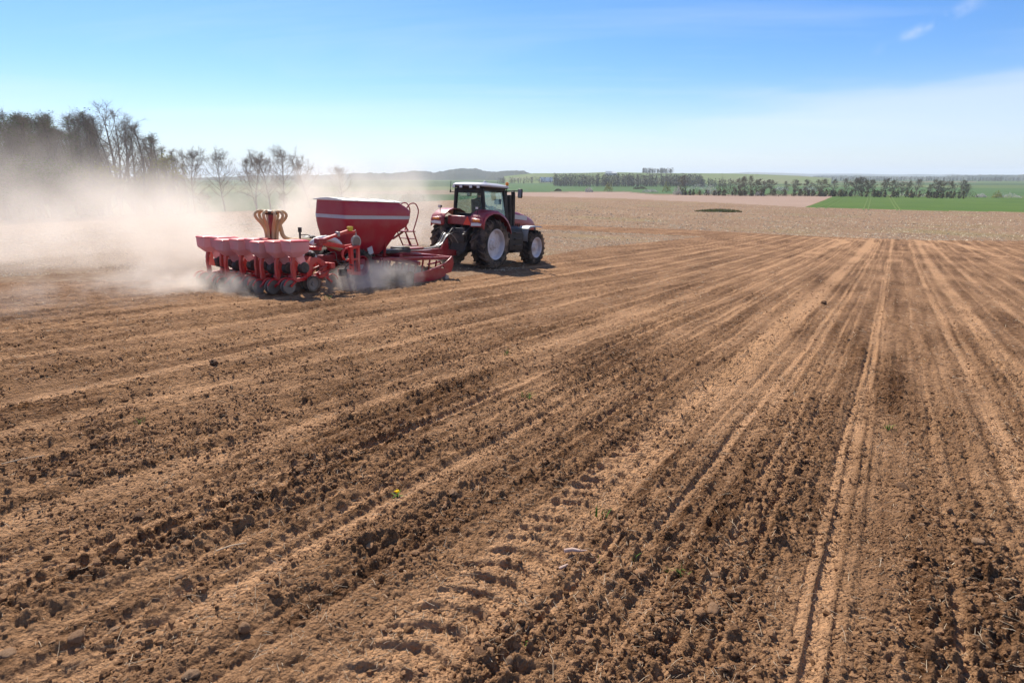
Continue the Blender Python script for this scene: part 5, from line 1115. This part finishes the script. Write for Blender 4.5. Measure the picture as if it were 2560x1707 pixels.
BUSHES = [(1472, 481, 18, 13, 'blossom', 'small round pale bush at the far edge of the bare field'), (1521, 480, 20, 26, 'leaf_y', 'yellow-green bush right of the small round pale bush'), (1666, 481, 18, 28, 'leaf_y', 'yellow-green bush in front of the dark far wood'), (1395, 478, 16, 6, 'leaf_o', 'low dark bush left of the small round pale bush'), (1625, 481, 36, 8, 'blossom', 'low pale bush strip below the far wood'), (1600, 473, 30, 7, 'leaf_o', 'low dark scrub in the green strip below the far wood'),
        (1693, 488, 20, 22, 'blossom', 'pale bush left of the dark slim hedgerow tree'), (1735, 488, 50, 14, 'leaf_g', 'green low bush right of the dark slim tree'), (1752, 476, 66, 16, 'blossom', 'long brownish blossoming bush behind the slim tree'), (1776, 489, 30, 26, 'blossom', 'rounded pale bush left of the big clump'), (1802, 489, 24, 30, 'leaf_o', 'brown bush between the pale bushes and the clump'), (1825, 490, 34, 24, 'leaf_o', 'olive bush at the left foot of the clump'), (1868, 490, 46, 14, 'leaf_o', 'dark undergrowth beneath the big clump'), (1898, 490, 20, 12, 'blossom', 'white blossoming bush right of the big clump'),
        (1940, 491, 46, 12, 'leaf_o', 'dark undergrowth right of the white bush'), (1950, 478, 36, 12, 'blossom', 'pinkish bush behind the undergrowth'), (2020, 491, 60, 14, 'leaf_o', 'dark low bush under the lone hedgerow trees'), (2022, 478, 34, 14, 'blossom', 'pale blossoming bush behind a lone hedgerow tree'), (2065, 491, 40, 10, 'leaf_o', 'low brown bush at the corner of the bare field'), (2120, 492, 60, 12, 'leaf_o', 'brown hedge foot at the left of the green field'), (2180, 492, 70, 11, 'leaf_o', 'brown hedge foot in the middle of the green field edge'),
        (2280, 491, 90, 11, 'blossom', 'long white blossoming hedge behind the green field'), (2330, 494, 90, 10, 'leaf_o', 'brown hedge foot right of the white hedge'), (2400, 494, 70, 12, 'leaf_o', 'dark bush at the right end of the hedgerow'), (2452, 494, 24, 10, 'blossom', 'pale bush past the right end of the hedgerow'), (2518, 495, 56, 14, 'blossom', 'white lone bush near the right edge'), (2492, 495, 20, 17, 'leaf_y', 'yellowish bush touching the white lone bush'), (1030, 505, 60, 26, 'leaf_o', 'faint round bush in the dust behind the tank')]
BUSHES = [(a[0], a[1], a[2] * 1.15, a[3] * (1.7 if a[4] == 'leaf_o' and a[0] > 1700 else 1.0), a[4], a[5]) for a in BUSHES]
for i, a in enumerate(BUSHES): bush(*a, seed=i, n=650)

# ------------------------------------------------------------------ hills, far woods, village
def ridge(name, crest, dist, depth, mat, rough=0.0, label=None):
    px = np.arange(crest[0][0], crest[-1][0] + 1, 3.0); ty = np.interp(px, [c[0] for c in crest], [c[1] for c in crest])
    rows = np.linspace(-1, 1, 11); V = []
    for t in rows:
        for x_, y_ in zip(px, ty):
            d = ray(x_, y_); h = math.hypot(d[0], d[1]); rr_ = dist + t * depth; X, Y = d[0] / h * rr_, d[1] / h * rr_; base = float(zt(X, Y)) - 3
            top = H0 + d[2] / h * dist; prof = math.cos(t * math.pi / 2) ** 1.2 if t > -.999 else 0
            z = base + max(0, top - base) * prof
            if rough and abs(t) < .95: z += rough * (abs(float(pnoise(np.array(X / 9), np.array(Y / 9), 3))) + .6 * float(pnoise(np.array(X / 40), np.array(Y / 40), 8)))
            V.append((X, Y, z))
    n = len(px); F = [(i * n + j, i * n + j + 1, (i + 1) * n + j + 1, (i + 1) * n + j) for i in range(len(rows) - 1) for j in range(n - 1)]
    me = rawmesh(name, np.array(V), np.array(F)); me.shade_smooth(); o = link(name, me, M[mat]); o['kind'] = 'structure'; return o
ridge('hill', [(-500, 452), (0, 452), (400, 448), (510, 447), (620, 441), (800, 439), (884, 434.5), (972, 434.5), (1020, 430), (1049, 428.5), (1075, 430), (1082, 433.5), (1125, 425.5), (1150, 421.5), (1179, 423), (1221, 429), (1262, 433), (1300, 440)], 2300, 500, 'hill_wood', 5)
ridge('hill', [(1215, 440), (1240, 430.5), (1263, 428.5), (1288, 427.5), (1307, 428.5), (1324, 434), (1350, 442)], 2000, 300, 'hill_wood', 4)
ridge('hill', [(1260, 441), (1333, 433.5), (1390, 433.5), (1467, 432.5), (1518, 430.5), (1570, 431.5), (1640, 433), (1720, 433.5), (1822, 434), (1900, 436), (2000, 440), (2080, 446)], 1350, 330, 'hill_field')
ridge('hill', [(1700, 440), (1839, 432.5), (1870, 430.5), (1907, 431.5), (1956, 432.5), (2023, 435), (2138, 434.5), (2237, 437), (2293, 435.5), (2349, 437), (2383, 435.5), (2410, 437), (2560, 437), (2900, 437)], 7500, 1500, 'hill_wood', 0)
ridge('hill', [(2000, 446), (2040, 441), (2120, 440), (2250, 443), (2330, 443), (2400, 440), (2480, 439), (2560, 438.5), (2900, 438)], 3200, 500, 'hill_wood', 5)
def far_wood(name, px0, px1, n, dist, depth, H, label, seed, zfun=None, mat='wood'):
    r_ = random.Random(seed); V, F = [], []
    for i in range(n):
        P = at_range(r_.uniform(px0, px1), dist + r_.uniform(0, depth))
        if zfun: P.z = zfun(P)
        h = H * r_.uniform(.75, 1.12); w0 = h * r_.uniform(.20, .34); b_ = len(V); V += [P + Vector((-.2, 0, 0)), P + Vector((.2, 0, 0)), P + Vector((.1, 0, h * .6)), P + Vector((-.1, 0, h * .6))]; F.append((b_, b_ + 1, b_ + 2, b_ + 3))
        for k in range(46):
            t = r_.uniform(.12, 1.0); a = r_.uniform(0, 6.28); q = w0 * (math.sin(math.pi * min(1, t * .8 + .2)) ** .6) * r_.uniform(.2, 1.1); c = P + Vector((q * math.cos(a), q * math.sin(a), h * t)); s = r_.uniform(.3, 1.0); u_ = Vector((r_.gauss(0, 1), r_.gauss(0, 1), r_.gauss(0, 1) + .4)).normalized() * s * 1.5; x = frame_of(u_)[0] * s * .6
            b_ = len(V); V += [c - u_ * .5 - x, c - u_ * .5 + x, c + u_ * .5 + x * .3, c + u_ * .5 - x * .3]; F.append((b_, b_ + 1, b_ + 2, b_ + 3))
    o = link(name, rawmesh(name, np.array([tuple(v) for v in V]), np.array(F)), M[mat]); tag(o, label, 'wood', kind='stuff'); return o
far_wood('far_wood', 1385, 1755, 560, 760, 110, 14.5, 'dark leafless wood across the valley right of the tractor', 1)
far_wood('far_wood', 1750, 1830, 40, 740, 60, 9, 'thinning scrub at the right end of the dark far wood', 5)
zr_ = lambda P: H0 + 0.0025 * 1350 + (-0.4)
far_wood('hilltop_copse', 1606, 1682, 110, 1335, 35, 11, 'small copse standing on the far hilltop', 2, zfun=lambda P: H0 + (438 - 434.3) / FPX * 1350 * 1.03)
far_wood('hedge_scrub', 1690, 1935, 34, 400, 14, 3.6, 'low brown scrub under the left half of the hedgerow', 6, mat='leaf_o')
far_wood('hedge_scrub', 1935, 2425, 70, 415, 14, 3.8, 'low brown scrub under the right half of the hedgerow', 7, mat='leaf_o')
far_wood('far_wood', 1240, 1400, 70, 1000, 140, 10, 'scattered trees around the far village', 3)
far_wood('far_wood', 2026, 2600, 260, 1700, 300, 10, 'thin far wood belt along the right horizon', 4)
def house(px, base, w_, d_, h_, roof, label, rz=0.2, rng_=None):
    G = gp(px, base) if rng_ is None else at_range(px, rng_)
    if rng_ is not None: G.z = H0 + (438 - base) / FPX * rng_
    e = empty('house', Matrix.Translation(G) @ Matrix.Rotation(rz, 4, 'Z'), label=label, cat='house'); m = MB(); m.box((0, 0, h_ / 2 - 1), (w_, d_, h_ + 2)); m.build('wall', M['wall'], e)
    m = MB(); m.prism([(-w_ / 2 - .4, 0), (w_ / 2 + .4, 0), (0, w_ * .32)], -d_ / 2 - .4, d_ / 2 + .4); o = m.build('roof', M[roof], e); o.location = (0, 0, h_ + .05); o.rotation_euler = (0, 0, math.pi / 2); o.scale = (d_ / w_, w_ / d_, 1)
    for k in range(3):
        m = MB(); m.box((-w_ / 3 + k * w_ / 3, -d_ / 2 - .02, h_ * .55), (1.2, .06, 1.4)); m.build('window', M['pane'], e)
    m = MB(); m.box((w_ * .17, -d_ / 2 - .03, 1.05), (1.1, .07, 2.1)); m.build('door', M['pane'], e)
for a in ((1284, 452, 11, 8, 5, 'wall', 'white far house just right of the tractor beacon'), (1316, 449, 9, 8, 5, 'wall', 'small white far house left of the village middle'), (1323, 448, 9, 7, 4.5, 'roof_red', 'cream far house touching the small white one'), (1363, 453, 8, 7, 4, 'roof_grey', 'white far house with grey roof in the village middle'), (1366, 458, 20, 8, 3.5, 'wall', 'long low far barn below the village'), (1403, 454, 12, 9, 5.5, 'roof_grey', 'larger pale far house at the right end of the village'), (1352, 456, 9, 8, 4, 'roof_red', 'far house with reddish roof in the village')): house(*a)
house(1522, 437.6, 12, 8, 3, 'wall', 'left one of two white buildings on the far hillside', rng_=1205); house(1535, 437.5, 8, 8, 3, 'wall', 'right one of two white buildings on the far hillside', rng_=1205)
# tramlines through the green field
for i, (p0, p1) in enumerate((((2105, 492), (2040, 521)), ((2117, 492), (2062, 522)), ((2171, 492.5), (2158, 525)), ((2178, 492.5), (2170, 525)), ((2222, 493), (2243, 527)), ((2229, 493), (2252, 527)))):
    A, B = gp(*p0), gp(*p1); m = MB(); d = (B - A); sd_ = Vector((-d.y, d.x, 0)).normalized() * .22; n = 24; rings = []
    for k in range(n + 1):
        c = A.lerp(B, k / n); rings.append([Vector((c.x + s * sd_.x, c.y + s * sd_.y, float(zt(c.x + s * sd_.x, c.y + s * sd_.y)) + .09)) for s in (-1, 1)])
    m.loft(rings, cap=False, close=False); o = m.build('tramline', M['tramline']); o['kind'] = 'structure'

# ------------------------------------------------------------------ dust raised by the machine
def dust(name, C, rad, rz, dens, nscale, lo, hi, label, power=1.0, tint=(0.92, 0.85, 0.77), aniso=.30, squash=1.0):
    bm = bmesh.new(); bmesh.ops.create_icosphere(bm, subdivisions=3, radius=1.0); me = bpy.data.meshes.new(name); bm.to_mesh(me); bm.free()
    m = bpy.data.materials.new('dust_haze'); m.use_nodes = True; t = m.node_tree; t.nodes.clear(); o = N(t, 'ShaderNodeOutputMaterial'); v = N(t, 'ShaderNodeVolumePrincipled'); LK(t, v.outputs[0], o.inputs['Volume'])
    v.inputs['Color'].default_value = (*tint, 1); v.inputs['Anisotropy'].default_value = aniso
    tc_ = N(t, 'ShaderNodeTexCoord'); ln = N(t, 'ShaderNodeVectorMath', operation='LENGTH'); LK(t, tc_.outputs['Object'], ln.inputs[0])
    l2 = math_(t, 'MULTIPLY', ln.outputs['Value'], ln.outputs['Value']); f = N(t, 'ShaderNodeMath', operation='SUBTRACT'); f.use_clamp = True; f.inputs[0].default_value = 1.0; LK(t, l2, f.inputs[1])
    fall = math_(t, 'POWER', f.outputs[0], power)
    g = N(t, 'ShaderNodeNewGeometry'); mp_ = N(t, 'ShaderNodeMapping'); mp_.inputs['Scale'].default_value = (1, 1, squash); LK(t, g.outputs['Position'], mp_.inputs[0])
    nz = noise(t, nscale, 4, .62, vec=mp_.outputs[0]); k_ = rampf(t, nz, lo, hi)
    LK(t, math_(t, 'MULTIPLY', math_(t, 'MULTIPLY', fall, k_), dens), v.inputs['Density'])
    ob = link(name, me, m); ob.matrix_world = Matrix.Translation(C) @ Matrix.Rotation(rz, 4, 'Z') @ Matrix.Diagonal((*rad, 1)); tag(ob, label, 'dust', kind='stuff')
    m.cycles.volume_step_rate = 1.0
    return ob
rzv = math.pi / 2 - RIG_AZ
dust('dust_cloud', rig_pt(-11.0, 13.5, .0), (14, 7.5, 5.4), rzv, .32, .32, .42, .70, 'broad thin dust cloud drifting off to the left', 2.0)
dust('dust_cloud', rig_pt(-8.2, 7.0, .0), (6.5, 4.6, 4.0), rzv, .75, .42, .40, .68, 'dense dust cloud rising left of the hose tower', 1.7)
dust('dust_cloud', rig_pt(-1.0, 7.6, .4), (6.0, 3.8, 5.0), rzv, 1.05, .42, .40, .66, 'dust cloud hanging behind the tank', 1.7)
dust('dust_cloud', rig_pt(5.5, 9.0, .6), (5.5, 3.6, 5.0), rzv, .60, .40, .42, .68, 'thin dust veil rising left of the tractor cab', 1.7)
dust('dust_cloud', rig_pt(-12.0, 1.6, .12), (1.7, 2.6, .85), rzv, 1.15, 1.1, .42, .70, 'low dust swirling behind the planter wheels', 1.7)
dust('dust_cloud', rig_pt(-11.25, .2, .10), (.75, 1.9, .55), rzv, 2.0, 1.6, .42, .64, 'small dust puff veiling the middle row units', 1.0)
dust('dust_cloud', rig_pt(-14.6, 1.2, .0), (3.4, 3.2, .50), rzv, .35, .9, .44, .70, 'thin ground dust trailing behind the planter', 1.0)
dust('dust_cloud', rig_pt(-7.6, -1.95, .20), (2.2, 1.1, .70), rzv, 1.7, 1.5, .40, .66, 'dust puff billowing beside the tillage frame', .9)
dust('dust_cloud', rig_pt(-.6, .6, .30), (2.0, 1.3, .7), rzv, .4, .9, .38, .66, 'light dust under the tractor', 1.0)
# ------------------------------------------------------------------ haze over the whole landscape
m = bpy.data.materials.new('air_haze'); m.use_nodes = True; t = m.node_tree; t.nodes.clear(); o = N(t, 'ShaderNodeOutputMaterial'); v = N(t, 'ShaderNodeVolumePrincipled'); LK(t, v.outputs[0], o.inputs['Volume'])
v.inputs['Color'].default_value = (0.80, 0.88, 0.98, 1); v.inputs['Density'].default_value = 0.00016; v.inputs['Anisotropy'].default_value = 0.1
b = MB(); b.box((0, 0, 40), (25000, 25000, 116)); hz = b.build('haze', m, smooth=False); tag(hz, 'pale bluish haze lying over the far hills', 'haze', kind='stuff')
